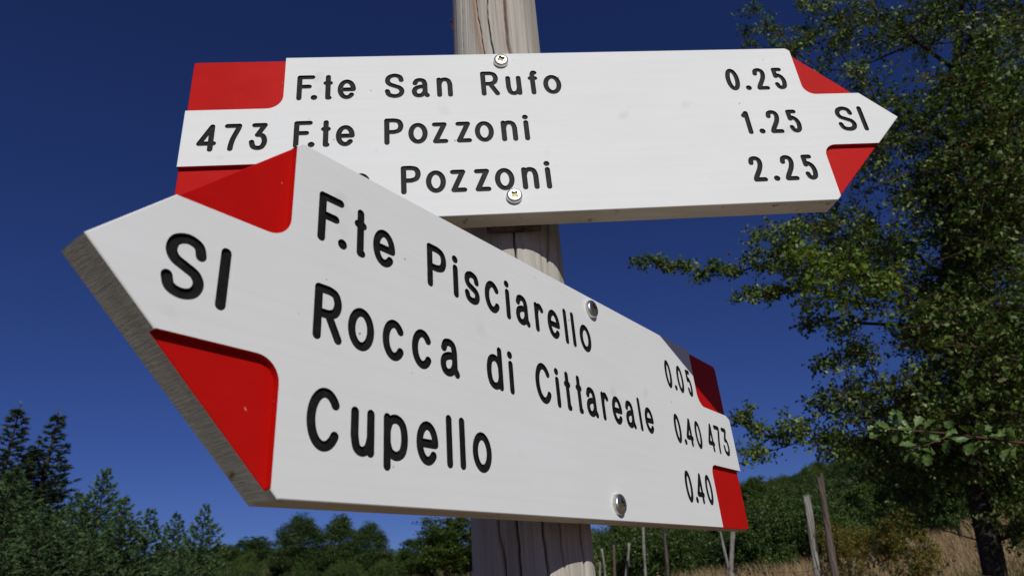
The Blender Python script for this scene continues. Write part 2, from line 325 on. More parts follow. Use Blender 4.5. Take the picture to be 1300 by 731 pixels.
def relief(outline, regions, T, edge=0.4):
    """outline + regions [(id, depth_mm, polys)] in mm -> dict id -> (verts, tris) ; id 0 = face incl. sides and back.
    coordinates: (x, y=depth behind the face, z) in metres"""
    # inset outline
    n = len(outline); O = np.array(outline, float)
    prv, nxt = O[np.arange(n) - 1], O[(np.arange(n) + 1) % n]
    e1 = O - prv; e2 = nxt - O
    n1 = np.stack([e1[:, 1], -e1[:, 0]], 1); n1 /= np.linalg.norm(n1, axis=1)[:, None]
    n2 = np.stack([e2[:, 1], -e2[:, 0]], 1); n2 /= np.linalg.norm(n2, axis=1)[:, None]
    nn = n1 + n2; nn /= (1 + (n1 * n2).sum(1))[:, None]
    I = O - nn * edge
    vs = [Vector(p) for p in I]; faces = [list(range(n))]; owner = [0]
    for rid, dep, polys in regions:
        for P in polys:
            k = len(vs); vs += [Vector(p) for p in P]; faces.append(list(range(k, k + len(P)))); owner.append(rid)
    cv, ce, cf, ov, oe, of = delaunay_2d_cdt(vs, [], faces, 1, 1e-5)
    depth = {rid: dep for rid, dep, _ in regions}; depth[0] = 0
    area = []; tri = []
    for f, src in zip(cf, of):
        if 0 not in src: continue
        rid = 0
        for s_ in src:
            if owner[s_]: rid = owner[s_]
        tri.append(list(f)); area.append(rid)
    out = {rid: ([], [], []) for rid in depth}; idx = {rid: {} for rid in depth}
    def V(rid, key, co):
        d = idx[rid]
        if key not in d: d[key] = len(out[rid][0]); out[rid][0].append(co)
        return d[key]
    def P3(i, dep): p = cv[i]; return (p[0] / 1000, dep / 1000, p[1] / 1000)
    edges = {}
    for t, rid in zip(tri, area):
        a, b, c = (cv[i] for i in t)
        if (b - a).x * (c - a).y - (b - a).y * (c - a).x < 0: t.reverse()
        out[rid][1].append([V(rid, (i, 0), P3(i, depth[rid])) for i in t]); out[rid][2].append(0)
        for k in range(3):
            i, j = t[k], t[(k + 1) % 3]
            edges.setdefault((min(i, j), max(i, j)), []).append((i, j, rid))
    bound = []
    for e, l in edges.items():
        if len(l) == 2:
            r1, r2 = l[0][2], l[1][2]
            if depth[r1] != depth[r2]:
                lo, hi = (l[0], l[1]) if depth[r1] > depth[r2] else (l[1], l[0])   # lo = deeper
                i, j, rid = lo
                dl, dh = depth[rid], depth[hi[2]]
                vv = [V(rid, (j, 'w', 0), P3(j, dl)), V(rid, (i, 'w', 0), P3(i, dl)), V(rid, (i, 'w', 1), P3(i, dh)), V(rid, (j, 'w', 1), P3(j, dh))]
                out[rid][1].append(vv); out[rid][2].append(0)
        else: bound.append(l[0])
    # outward shift of boundary vertices back to the true outline
    def outer(p):
        best = None
        for k in range(n):
            a, b = I[k], I[(k + 1) % n]; d = b - a; t = np.dot(p - a, d) / max(np.dot(d, d), 1e-12)
            if -1e-4 <= t <= 1.0001:
                dist = np.hypot(*(a + d * t - p))
                if best is None or dist < best[0]: best = (dist, k, min(max(t, 0), 1))
        _, k, t = best
        return O[k] * (1 - t) + O[(k + 1) % n] * t
    oc = {}
    lev = {}
    for i, j, rid in bound:
        for q in (i, j):
            if q not in oc: oc[q] = outer(np.array(cv[q]))
            lev.setdefault(q, set()).add((depth[rid], rid))
        d0 = depth[rid]
        a, b = oc[i], oc[j]
        A = (a[0] / 1000, (d0 + edge) / 1000, a[1] / 1000); B = (b[0] / 1000, (d0 + edge) / 1000, b[1] / 1000)
        vv = [V(rid, (j, 0), P3(j, d0)), V(rid, (i, 0), P3(i, d0)), V(rid, (i, 's', 0), A), V(rid, (j, 's', 0), B)]
        out[rid][1].append(vv); out[rid][2].append(0)
        vv = [V(0, (j, 's', d0), B), V(0, (i, 's', d0), A), V(0, (i, 'k'), (a[0] / 1000, T / 1000, a[1] / 1000)), V(0, (j, 'k'), (b[0] / 1000, T / 1000, b[1] / 1000))]
        out[0][1].append(vv); out[0][2].append(1)
    # back
    k0 = [V(0, ('b', i), (p[0] / 1000, T / 1000, p[1] / 1000)) for i, p in enumerate(O)]
    out[0][1].append(k0[::-1]); out[0][2].append(1)
    return out
def from_py(name, V, F, mats, mi=None):
    me = bpy.data.meshes.new(name); me.from_pydata(V, [], F)
    for m_ in mats: me.materials.append(m_)
    if mi is not None: me.polygons.foreach_set('material_index', mi)
    me.update(); return me

L_, HH, XS = 552.0, 150.0, 477.5
def corner(cx, cy, r, a0, a1, n=6): return [(cx + r * math.cos(math.radians(a0 + (a1 - a0) * i / n)), cy + r * math.sin(math.radians(a0 + (a1 - a0) * i / n))) for i in range(n + 1)]
def sign_geometry(flip, tailr):
    # u from tail 0..L, v 0..150 ; counter-clockwise
    r = 2.0
    out = []
    out += corner(tailr, tailr, tailr, 180, 270)
    out += [(XS, 0), (L_ - 0.6, 74.6), (L_ - 0.2, 75.0), (L_ - 0.6, 75.4), (XS + 1, 149.3), (XS - 0.6, 150)]
    out += corner(tailr, 150 - tailr, tailr, 90, 180)
    big = 12
    def patch(u0, u1, v0, v1, rr, cu, cv_):
        # rectangle overshooting the outline; the corner (cu,cv_) is rounded
        pts = []
        for (u, v, a) in ((u0, v0, 180), (u1, v0, 270), (u1, v1, 0), (u0, v1, 90)):
            if u == cu and v == cv_:
                sx = 1 if u == u0 else -1; sy = 1 if v == v0 else -1
                pts += corner(u + sx * rr, v + sy * rr, rr, a, a + 90, 8)
            else: pts.append((u, v))
        return pts
    P = [patch(-9, 70, 100, 160, 12, 70, 100), patch(-9, 70, -10, 50, 9, 70, 50),
         patch(480.5, 570, 100.2, 160, 10, 480.5, 100.2), patch(480.5, 570, -10, 50, 10, 480.5, 50)]
    f = (lambda p: (L_ / 2 - p[0], p[1] - 75)) if flip else (lambda p: (p[0] - L_ / 2, p[1] - 75))
    g = (lambda l: [f(p) for p in l][::-1]) if flip else (lambda l: [f(p) for p in l])
    return g(out), [g(p) for p in P]

def cross_screw(parent, x, z, rot, sc_):
    R = 6.4
    ol = [(R * math.cos(t), R * math.sin(t)) for t in np.linspace(0, 2 * math.pi, 40, endpoint=False)]
    a, b = 3.35, 1.15; k = 1.9
    cr_ = []
    for q in range(4):
        c_, s_ = math.cos(rot + q * math.pi / 2), math.sin(rot + q * math.pi / 2)
        for (px, py) in ((a, -b * .8), (a, b * .8), (k, b * 1.35), (b * 1.35, k)):
            cr_.append((px * c_ - py * s_, px * s_ + py * c_))
    rings = [[(R2 * math.cos(t), R2 * math.sin(t)) for t in np.linspace(0, 2 * math.pi, 32, endpoint=False)] for R2 in (5.8, 5.0, 4.0)]
    reg = relief(ol, [(1, 2.2, [cr_])], 3.6, 0.5)
    V, F, mi = reg[0]
    def dome(p, d=0): r2 = (p[0] ** 2 + p[2] ** 2) * 1e6; return (p[0], p[1] - .0036 + (0.0010 * (r2 / R ** 2) if p[1] < .002 else 0), p[2])
    # remesh the head top as rings for the dome
    V2 = []; F2 = []
    prof = [(3.4, -3.62), (4.4, -3.56), (5.2, -3.44), (5.75, -3.15), (6.1, -2.6), (6.3, -1.8), (6.4, 0.05)]
    N = 40
    for (rr, d) in prof:
        for t in range(N): an = 2 * math.pi * t / N; V2.append((rr * math.cos(an) / 1000, d / 1000, rr * math.sin(an) / 1000))
    for i in range(len(prof) - 1):
        for t in range(N):
            F2.append((i * N + (t + 1) % N, i * N + t, (i + 1) * N + t, (i + 1) * N + (t + 1) % N))
    inner = [(3.4 * math.cos(t), 3.4 * math.sin(t)) for t in np.linspace(0, 2 * math.pi, 40, endpoint=False)]
    rg = relief(inner, [(1, 1.5, [cr_])], 2.3, 0.001)
    Vi, Fi, Mi = rg[0]
    off = len(V2); V2 += [(p[0], p[1] - .00362, p[2]) for p in Vi]; F2 += [tuple(i + off for i in f) for f, q in zip(Fi, Mi) if q == 0]
    head = link('screw', from_py('screw', V2, F2, [STEEL]), parent, (x, 0, z))
    for p_ in head.data.polygons[:(len(prof) - 1) * N]: p_.use_smooth = True
    Vs, Fs, _ = rg[1]
    link('cross_slot', from_py('cross_slot', [(p[0], p[1] - .00362, p[2]) for p in Vs], Fs, [SLOT]), head)
    head.scale = (sc_, 1.0, sc_)
    return head

ORD = {1: 'top', 2: 'middle', 3: 'bottom'}
def make_sign(b, name, label, C, U, V, T, screws, tailr, spacer):
    root = bpy.data.objects.new(name, None); COL.objects.link(root); root.empty_display_size = 0.05
    d = Vector(U); v = Vector(V); nb = v.cross(d)   # pointing away behind the face
    if b == 1: d = -d; nb = v.cross(d)
    M = Matrix.Identity(4)
    for i in range(3):
        M[i][0], M[i][1], M[i][2], M[i][3] = d[i], nb[i], v[i], C[i]
    M[2][3] += CAMZ
    root.matrix_world = M
    tag(root, label, 'signboard', 'arrow signs on the wooden post')
    ol, patches = sign_geometry(b == 1, tailr)
    regions = [(k + 1, 3.4, [p]) for k, p in enumerate(patches)]
    words = [t for t in TEXT if t[0] == b]
    for k, (bb, row, word, letters) in enumerate(words):
        regions.append((10 + k, 1.2, word_polys(b, row, word, letters, 1.98 if b == 0 else 2.02)))
    reg = relief(ol, regions, T * 1000)
    Vb, Fb, Mi = reg[0]
    for fi_, f_ in enumerate(Fb):
        if Mi[fi_] == 1 and len(f_) == 4 and max(Vb[i][2] for i in f_) < -.0745 and min(Vb[i][0] for i in f_) > -.205 - .1 * (b == 0): Mi[fi_] = 2
    link('board', from_py('board', Vb, Fb, [WHITE, EDGE, UNDER], Mi), root)
    names = ['upper tail corner', 'lower tail corner', 'upper corner by the point', 'lower corner by the point']
    for k in range(4):
        Vp, Fp, _ = reg[k + 1]
        o = link('red_corner', from_py('red_corner', Vp, Fp, [RED]), root); o['label'] = 'recessed red ' + names[k]
    for k, (bb, row, word, letters) in enumerate(words):
        Vp, Fp, _ = reg[10 + k]
        o = link('lettering', from_py('lettering', Vp, Fp, [BLACK]), root); o['label'] = 'black engraved "%s" in the %s row' % (word, ORD[row])
    for (x, z, rot) in screws: cross_screw(root, x, z, rot, 0.93 if b == 0 else 1.0)
    # wooden spacer between board and post
    x0, x1, z0, z1, dep = spacer
    bm = bmesh.new(); bmesh.ops.create_cube(bm, size=1)
    for q in bm.verts: q.co = Vector(((x0 + x1) / 2 + q.co.x * (x1 - x0), T + .0004 + (q.co.y + .5) * dep, (z0 + z1) / 2 + q.co.z * (z1 - z0)))
    bmesh.ops.bevel(bm, geom=bm.edges[:], offset=.0008, segments=1, affect='EDGES')
    me = bpy.data.meshes.new('spacer_block'); bm.to_mesh(me); bm.free(); me.materials.append(STAKED)
    link('spacer_block', me, root)
    return root

# ------------------------------------------------------------------ terrain
def ridge_el(az):   # elevation angle (deg) of the ground ridge for an azimuth
    xs = [-180, -60, -40, -24, -12, 0, 8, 17.6, 22.7, 25, 33.9, 40, 60, 90, 180]
    ys = [1.5, 2.0, 2.6, 3.2, 2.4, 2.0, 2.6, 5.0, 6.0, 6.4, 9.4, 9.6, 8, 4, 1.5]
    return np.interp(az, xs, ys)
def ground_z(x, y):
    x = np.asarray(x, float); y = np.asarray(y, float)
    r = np.hypot(x, y); az = np.degrees(np.arctan2(x, y))
    k = np.interp(az, [-180, -90, -30, 0, 20, 28, 36, 60, 120, 180], [0.0, .02, .045, .065, .08, .09, .11, .115, .03, 0.0])
    zr = CAMZ + 90 * np.tan(np.radians(ridge_el(az)))
    near = k * np.minimum(r, 26)
    t = np.clip((r - 26) / (90 - 26), 0, 1); t = t * (1.6 - .6 * t)
    z = near + (zr - near) * np.clip(t, 0, 1)
    z = z + 0.05 * np.sin(x * .9 + 1) * np.sin(y * .7) * np.clip(r / 6, 0, 1) + .02 * np.sin(x * 3.1) * np.sin(y * 2.7 + 2)
    return z
rr = np.concatenate([[0.0], np.geomspace(.4, 90, 110), np.linspace(98, 200, 12), np.geomspace(260, 1600, 8)]); na = 240
aa = np.linspace(0, 2 * np.pi, na, endpoint=False)
RR, AA = np.meshgrid(rr[1:], aa, indexing='ij'); X = RR * np.sin(AA); Y = RR * np.cos(AA); Z = ground_z(X, Y)
V = np.concatenate([[[0, 0, float(ground_z(0, 0))]], np.stack([X, Y, Z], -1).reshape(-1, 3)])
n_ = len(rr) - 1
q = np.array([[1 + i * na + j, 1 + i * na + (j + 1) % na, 1 + (i + 1) * na + (j + 1) % na, 1 + (i + 1) * na + j] for i in range(n_ - 1) for j in range(na)])[:, ::-1]
t3 = np.array([[0, 1 + (j + 1) % na, 1 + j] for j in range(na)])
tag(link('ground', mesh_np('ground', V, [q, t3], GM, smooth=True)), kind='structure')

# ------------------------------------------------------------------ the post
PD, PR = 0.4615, 0.0393
PZ0, PZ1 = float(ground_z(0, PD)) - .05, CAMZ + .80
def post_axis(z): return 0.0035 * np.clip((z - CAMZ - .03) / .5, -.3, 1.5), PD
def post_hit(x, y):
    d = ray(x, y); cx = 0.0
    for _ in range(4):
        a = d.x ** 2 + d.y ** 2; b = -2 * (d.x * cx + d.y * PD); c = cx * cx + PD * PD - PR * PR
        k = (-b - math.sqrt(max(b * b - 4 * a * c, 0))) / (2 * a); z = CAMZ + d.z * k; cx = float(post_axis(z)[0])
    return math.atan2(d.x * k - cx, -(d.y * k - PD)), z
cracks = [([(603, 0), (606.5, 22), (613.8, 64.6), (617, 90)], .0006, .003), ([(617.6, 0), (619, 28), (623, 50), (626, 65.7), (632, 140), (652, 290), (655, 327), (661, 400)], .0007, .007),
          ([(641, 0), (643, 25), (645.5, 50), (649, 66), (655, 110)], .0013, .008), ([(636, 0), (639, 30), (643.5, 60)], .0026, .0022),
          ([(697.5, 284), (698.2, 330), (703, 400)], .0010, .007), ([(665, 315), (672, 319.5), (681, 321.5), (690, 321)], .0007, .002),
          ([(631, 640), (632, 661), (641.8, 731), (648, 790)], .0007, .007), ([(640, 700), (643, 731)], .0005, .003), ([(654, 640), (655.3, 663), (661.5, 731), (666, 800)], .0007, .007),
          ([(687, 640), (689, 664), (696.5, 731), (703, 800)], .0007, .007), ([(710, 660), (714, 700), (720.6, 731)], .0006, .003), ([(737, 650), (740, 690), (744, 714), (747, 760)], .0013, .006),
          ([(586, 0), (588, 66)], .0004, .0012), ([(662, 0), (668, 66)], .0004, .0012)]
nf, nb_ = 330, 40
phi = np.concatenate([np.linspace(-1.65, 1.65, nf, endpoint=False), np.linspace(1.65, 2 * math.pi - 1.65, nb_, endpoint=False)])
zz = np.concatenate([np.linspace(PZ0, CAMZ - .05, 40, endpoint=False), np.linspace(CAMZ - .05, CAMZ + .60, 230, endpoint=False), np.linspace(CAMZ + .60, PZ1, 12)])
PH, ZZ = np.meshgrid(phi, zz)
rng = np.random.default_rng(5)
rad = PR + 0.0006 * np.sin(2 * PH + 1.0 + ZZ * 1.5) + .0004 * np.sin(5 * PH + 2 + 3 * ZZ) + .00025 * np.sin(11 * PH + ZZ * 9) + .0008 * np.sin(ZZ * 5.5 + .5) * np.sin(PH + 1)
fine = rng.normal(0, 1, len(phi)); fine = np.convolve(fine, [.25, .5, .25], 'same'); rad += .00010 * fine[None, :]
stain = np.zeros_like(rad)
for pts, wdt, dep in cracks:
    pz = sorted([post_hit(*p) for p in pts], key=lambda a: a[1]); zs = [p[1] for p in pz]; ps = [p[0] for p in pz]
    wob = .00022 / PR * np.sin(ZZ * 190 + ps[0] * 50) + .0002 / PR * np.sin(ZZ * 470 + ps[0] * 90)
    pc = np.interp(ZZ, zs, ps) + wob
    fade = np.clip((ZZ - zs[0] + .012) / .012, 0, 1) * np.clip((zs[-1] + .012 - ZZ) / .012, 0, 1)
    rad -= dep * fade * np.exp(-(((PH - pc) * PR) / wdt) ** 2 * 1.5)
for pts, wdt, s_ in (([(601, 0), (605, 35), (611, 66), (613, 90)],   .0038, .7), ([(640, 0), (644, 66)], .004, .25)):
    pz = sorted([post_hit(*p) for p in pts], key=lambda a: a[1]); pc = np.interp(ZZ, [p[1] for p in pz], [p[0] for p in pz])
    stain = np.maximum(stain, s_ * np.exp(-(((PH - pc) * PR) / wdt) ** 2) * np.clip((ZZ - CAMZ - .36) / .03, 0, 1))
ax, ay = post_axis(ZZ)
PX = ax + rad * np.sin(PH); PY = ay - rad * np.cos(PH)
V = np.stack([PX, PY, ZZ], -1).reshape(-1, 3); n1 = len(phi); n2 = len(zz)
i, j = np.meshgrid(np.arange(n2 - 1), np.arange(n1), indexing='ij'); i = i.ravel(); j = j.ravel()
Q = np.stack([i * n1 + j, i * n1 + (j + 1) % n1, (i + 1) * n1 + (j + 1) % n1, (i + 1) * n1 + j], 1)
V = np.concatenate([V, [[float(post_axis(PZ1)[0]), PD, PZ1 + .004]]])
T3 = np.array([[(n2 - 1) * n1 + j, (n2 - 1) * n1 + (j + 1) % n1, len(V) - 1] for j in range(n1)])
pm = mesh_np('post', V, [Q, T3], POSTM, smooth=True)
sa = pm.attributes.new('stain', 'FLOAT', 'POINT'); sa.data.foreach_set('value', np.append(stain.ravel(), 0).astype(np.float32))
post = tag(empty('wooden_post', (0, PD, PZ0)), 'round weathered grey wooden post with long cracks, carrying both arrow signs', 'post')
po = link('shaft', pm, post); po.location = (0, -PD, -PZ0)
# little dark brown flake at the post's left edge
fp, fz = post_hit(576.5, 33)
fl = []
bm = bmesh.new()
c0 = Vector((float(post_axis(fz)[0]) - PR * .995, PD - .004, fz))
for (dx, dz, ln, ang, wd) in ((-.0012, .0008, .0062, 1.9, .0011), (-.0008, -.0006, .0055, 4.4, .0013), (.0003, .001, .005, 1.2, .0009), (-.0016, 0, .0035, 3.6, .0012)):
    p = c0 + Vector((dx, 0, dz)); d_ = Vector((math.cos(ang), -.2, math.sin(ang))); s_ = Vector((-math.sin(ang), 0, math.cos(ang))) * wd
    vs = [bm.verts.new(p - s_), bm.verts.new(p + s_), bm.verts.new(p + d_ * ln + s_ * .6), bm.verts.new(p + d_ * ln - s_ * .4), bm.verts.new(p + Vector((0, -.0012, 0)) + d_ * ln * .5), bm.verts.new(p + Vector((0, .0012, 0)) + d_ * ln * .5)]
    for f in ((0, 1, 4), (1, 2, 4), (2, 3, 4), (3, 0, 4), (1, 0, 5), (2, 1, 5), (3, 2, 5), (0, 3, 5)): bm.faces.new([vs[k] for k in f])
me = bpy.data.meshes.new('brown_flake'); bm.to_mesh(me); bm.free(); me.materials.append(TWIG)
bf = link('brown_flake', me, post, (0, -PD, -PZ0)); bf['label'] = 'small dark brown flake on the left edge'

# ------------------------------------------------------------------ the two arrow signs
T1 = 0.01742
make_sign(0, 'arrow_sign', 'upper white arrow sign pointing right, its red corners recessed, San Rufo in its top row',
          [0.044622273645316124, 0.4011976472562055, 0.31860087090245093], [0.995106298773617, 0.09649407644082364, 0.0212684591097978],
          [-0.021355548284581916, -0.00013024554654506026, 0.9997719357901395], T1,
          [(-.0387, .0661, .3), (-.0396, -.0613, .8)], 2.0, (-.0596, -.0192, -.0765, .0735, .0075))
make_sign(1, 'arrow_sign', 'lower white arrow sign pointing left towards the viewer, Cupello in its bottom row',
          [0.032599927460115426, 0.39373435033461796, 0.1104322429106059], [-0.5878698205192083, -0.8089452938465714, -0.004072552786394415],
          [-0.007061656236806768, 9.751383969591743e-05, 0.9999750614401561], T1,
          [(.0359, .0650, .1), (.0371, -.0654, .05)], 4.0, (.015, .052, -.070, .070, .0085))

# ------------------------------------------------------------------ foliage machinery
def rand_rot(rng, n, up=0.0):
    """random frames; up>0 biases the leaf normal (third axis) upwards"""
    a = rng.normal(size=(n, 3)); a[:, 2] += up; a /= np.linalg.norm(a, axis=1)[:, None]
    b = rng.normal(size=(n, 3)); b -= (a * b).sum(1)[:, None] * a; b /= np.linalg.norm(b, axis=1)[:, None]
    c = np.cross(a, b); return np.stack([b, c, a], -1)     # columns x,y,z
def frame_from_dir(d, rng, up=None):
    d = d / np.linalg.norm(d, axis=1)[:, None]; n = len(d)
    h = rng.normal(size=(n, 3)) if up is None else np.broadcast_to(up, (n, 3)) + rng.normal(size=(n, 3)) * .45
    z = h - (h * d).sum(1)[:, None] * d; z /= np.linalg.norm(z, axis=1)[:, None]
    return np.stack([np.cross(d, z), d, z], -1)
def scatter(TV, TF, pos, R, sc, tint):
    """returns V, F, tint for many copies of a template"""
    n = len(pos); k = len(TV)
    V = np.einsum('nij,kj->nki', R, TV) * sc[:, None, None] + pos[:, None, :]
    F = (TF[None] + (np.arange(n) * k)[:, None, None]).reshape(-1, TF.shape[1])
    return V.reshape(-1, 3), F, np.repeat(tint, k)
# lobed small leaf, unit length, along +y
LEAF = np.array([(0, 0, 0), (-.30, .34, .05), (-.14, .50, .03), (-.34, .78, .07), (0, 1, -.06), (.34, .78, .07), (.14, .50, .03), (.30, .34, .05), (0, .5, -.03)])
LEAFF = np.array([(0, 8, 1), (1, 8, 2), (2, 8, 3), (3, 8, 4), (8, 5, 4), (8, 6, 5), (8, 7, 6), (8, 0, 7)])
TLEAF = np.array([(0, 0, 0), (-.31, .68, .10), (0, .42, -.03), (0, 1, -.06), (.31, .68, .10)]); TLEAFF = np.array([(0, 2, 1), (1, 2, 3), (2, 4, 3), (0, 4, 2)])
SLEAF = np.array([(0, 0, 0), (-.32, .45, .06), (0, 1, -.05), (.32, .5, .06)]); SLEAFF = np.array([(0, 2, 1), (0, 3, 2)])
NEED = np.array([(-.09, 0, 0), (.09, 0, 0), (0, 1, 0)]); NEEDF = np.array([(0, 1, 2)])
def tubes(P0, P1, r0, r1, sides=5):
    P0, P1 = np.asarray(P0), np.asarray(P1); d = P1 - P0; ln = np.linalg.norm(d, axis=1); ok = ln > 1e-6
    P0, P1, d, r0, r1 = P0[ok], P1[ok], d[ok] / ln[ok][:, None], np.asarray(r0)[ok], np.asarray(r1)[ok]
    h = np.where(np.abs(d[:, 2:3]) < .9, [[0, 0, 1.]], [[1., 0, 0]]); x = np.cross(d, h); x /= np.linalg.norm(x, axis=1)[:, None]; y = np.cross(d, x)
    t = np.arange(sides) * 2 * np.pi / sides
    ring = x[:, None] * np.cos(t)[None, :, None] + y[:, None] * np.sin(t)[None, :, None]
    A = P0[:, None] + ring * r0[:, None, None]; B = P1[:, None] + ring * r1[:, None, None]
    V = np.concatenate([A, B], 1).reshape(-1, 3); n = len(P0); base = (np.arange(n) * 2 * sides)[:, None]
    j = np.arange(sides)[None]; F = np.stack([base + j, base + (j + 1) % sides, base + sides + (j + 1) % sides, base + sides + j], -1).reshape(-1, 4)
    return V, F
def skeleton(trunk, targets, rng, tr, twig_r=.004, step=.3, jit=.12):
    """trunk: polyline points; targets: cluster centres. Grows branches from the nearest node. returns nodes, parents, radii, tip index per target"""
    N = [np.array(p, float) for p in trunk]; par = [-1] + list(range(len(trunk) - 1))
    tpt = np.array(trunk); 
    order = np.argsort([np.min(np.linalg.norm(tpt - t, axis=1)) for t in targets]); tip = {}
    depth = [0.0] * len(N)
    for i in range(1, len(N)): depth[i] = depth[i - 1] + np.linalg.norm(N[i] - N[i - 1]) * .25
    for ti in order:
        t = targets[ti]; A = np.array(N); dd = np.linalg.norm(A - t, axis=1) + .35 * np.array(depth) + .6 * np.clip(A[:, 2] - t[2], 0, None)
        k = int(np.argmin(dd)); d0 = np.linalg.norm(N[k] - t); m_ = max(1, int(d0 / step))
        prev = k; p0 = N[k].copy(); dp = depth[k]
        for s in range(1, m_ + 1):
            f = s / m_; p = p0 * (1 - f) + t * f + (rng.normal(size=3) * jit * step if s < m_ else 0) + np.array([0, 0, .10 * d0 * math.sin(math.pi * f) * .5])
            N.append(p); par.append(prev); depth.append(dp + d0 * f); prev = len(N) - 1
        tip[ti] = prev
    n = len(N); w_ = np.zeros(n)
    for k in tip.values(): w_[k] += 1
    for k in range(n - 1, 0, -1): w_[par[k]] += w_[k]
    W = max(w_[0], 1); r = np.maximum(twig_r, tr * (w_ / W) ** .5)
    return np.array(N), np.array(par), r, [tip[i] for i in range(len(targets))]
def skel_mesh(N, par, r, sides=6):
    k = np.arange(1, len(N)); k = k[par[k] >= 0]
    r0 = np.minimum(r[par[k]], r[k] * 1.5)
    return tubes(N[par[k]], N[k], r0, r[k], sides)
def leafy(targets, rng, size, per, spread, tv=LEAF, tf=LEAFF, up=.6, tintf=None, twigs=5, sq=1.0):
    """leaf sprays: several twigs radiating from each cluster centre, leaves along them. returns leaf V,F,tint and twig segments"""
    n = len(targets); T_ = np.repeat(targets, twigs, 0); sp_ = np.repeat(spread if np.ndim(spread) else np.full(n, spread), twigs)
    d = rng.normal(size=(len(T_), 3)); d[:, 2] *= sq; d /= np.linalg.norm(d, axis=1)[:, None]
    ln = sp_ * rng.uniform(.5, 1.15, len(T_)); E_ = T_ + d * ln[:, None]
    m_ = max(1, per // twigs)
    f = rng.uniform(.15, 1.05, (len(T_), m_)); P = T_[:, None] + (E_ - T_)[:, None] * f[..., None]
    P = P + rng.normal(size=P.shape) * (size * .55)
    P = P.reshape(-1, 3); k = len(P)
    tw = np.repeat(rng.uniform(0, 1, n), twigs * m_)
    tint = np.clip(.25 * tw + .75 * rng.uniform(0, 1, k), 0, 1) if tintf is None else tintf(rng, k, tw)
    V, F, t = scatter(tv, tf, P, rand_rot(rng, k, up), size * rng.uniform(.65, 1.25, k), tint)
    return V, F, t, T_, E_

def in_view_blobs(blobs, rng):
    """photo-space ellipses (cx, cy, rx, ry, n, r0, r1) spread as cluster centres between r0 and r1 metres"""
    out = []; sp_ = []
    for cx, cy, rx, ry, n, r0, r1, s in blobs:
        for _ in range(n):
            a = rng.uniform(0, 2 * math.pi); q = math.sqrt(rng.uniform(0, 1))
            out.append(np.array(at(cx + rx * q * math.cos(a), cy + ry * q * math.sin(a), rng.uniform(r0, r1)))); sp_.append(s)
    return np.array(out), np.array(sp_)

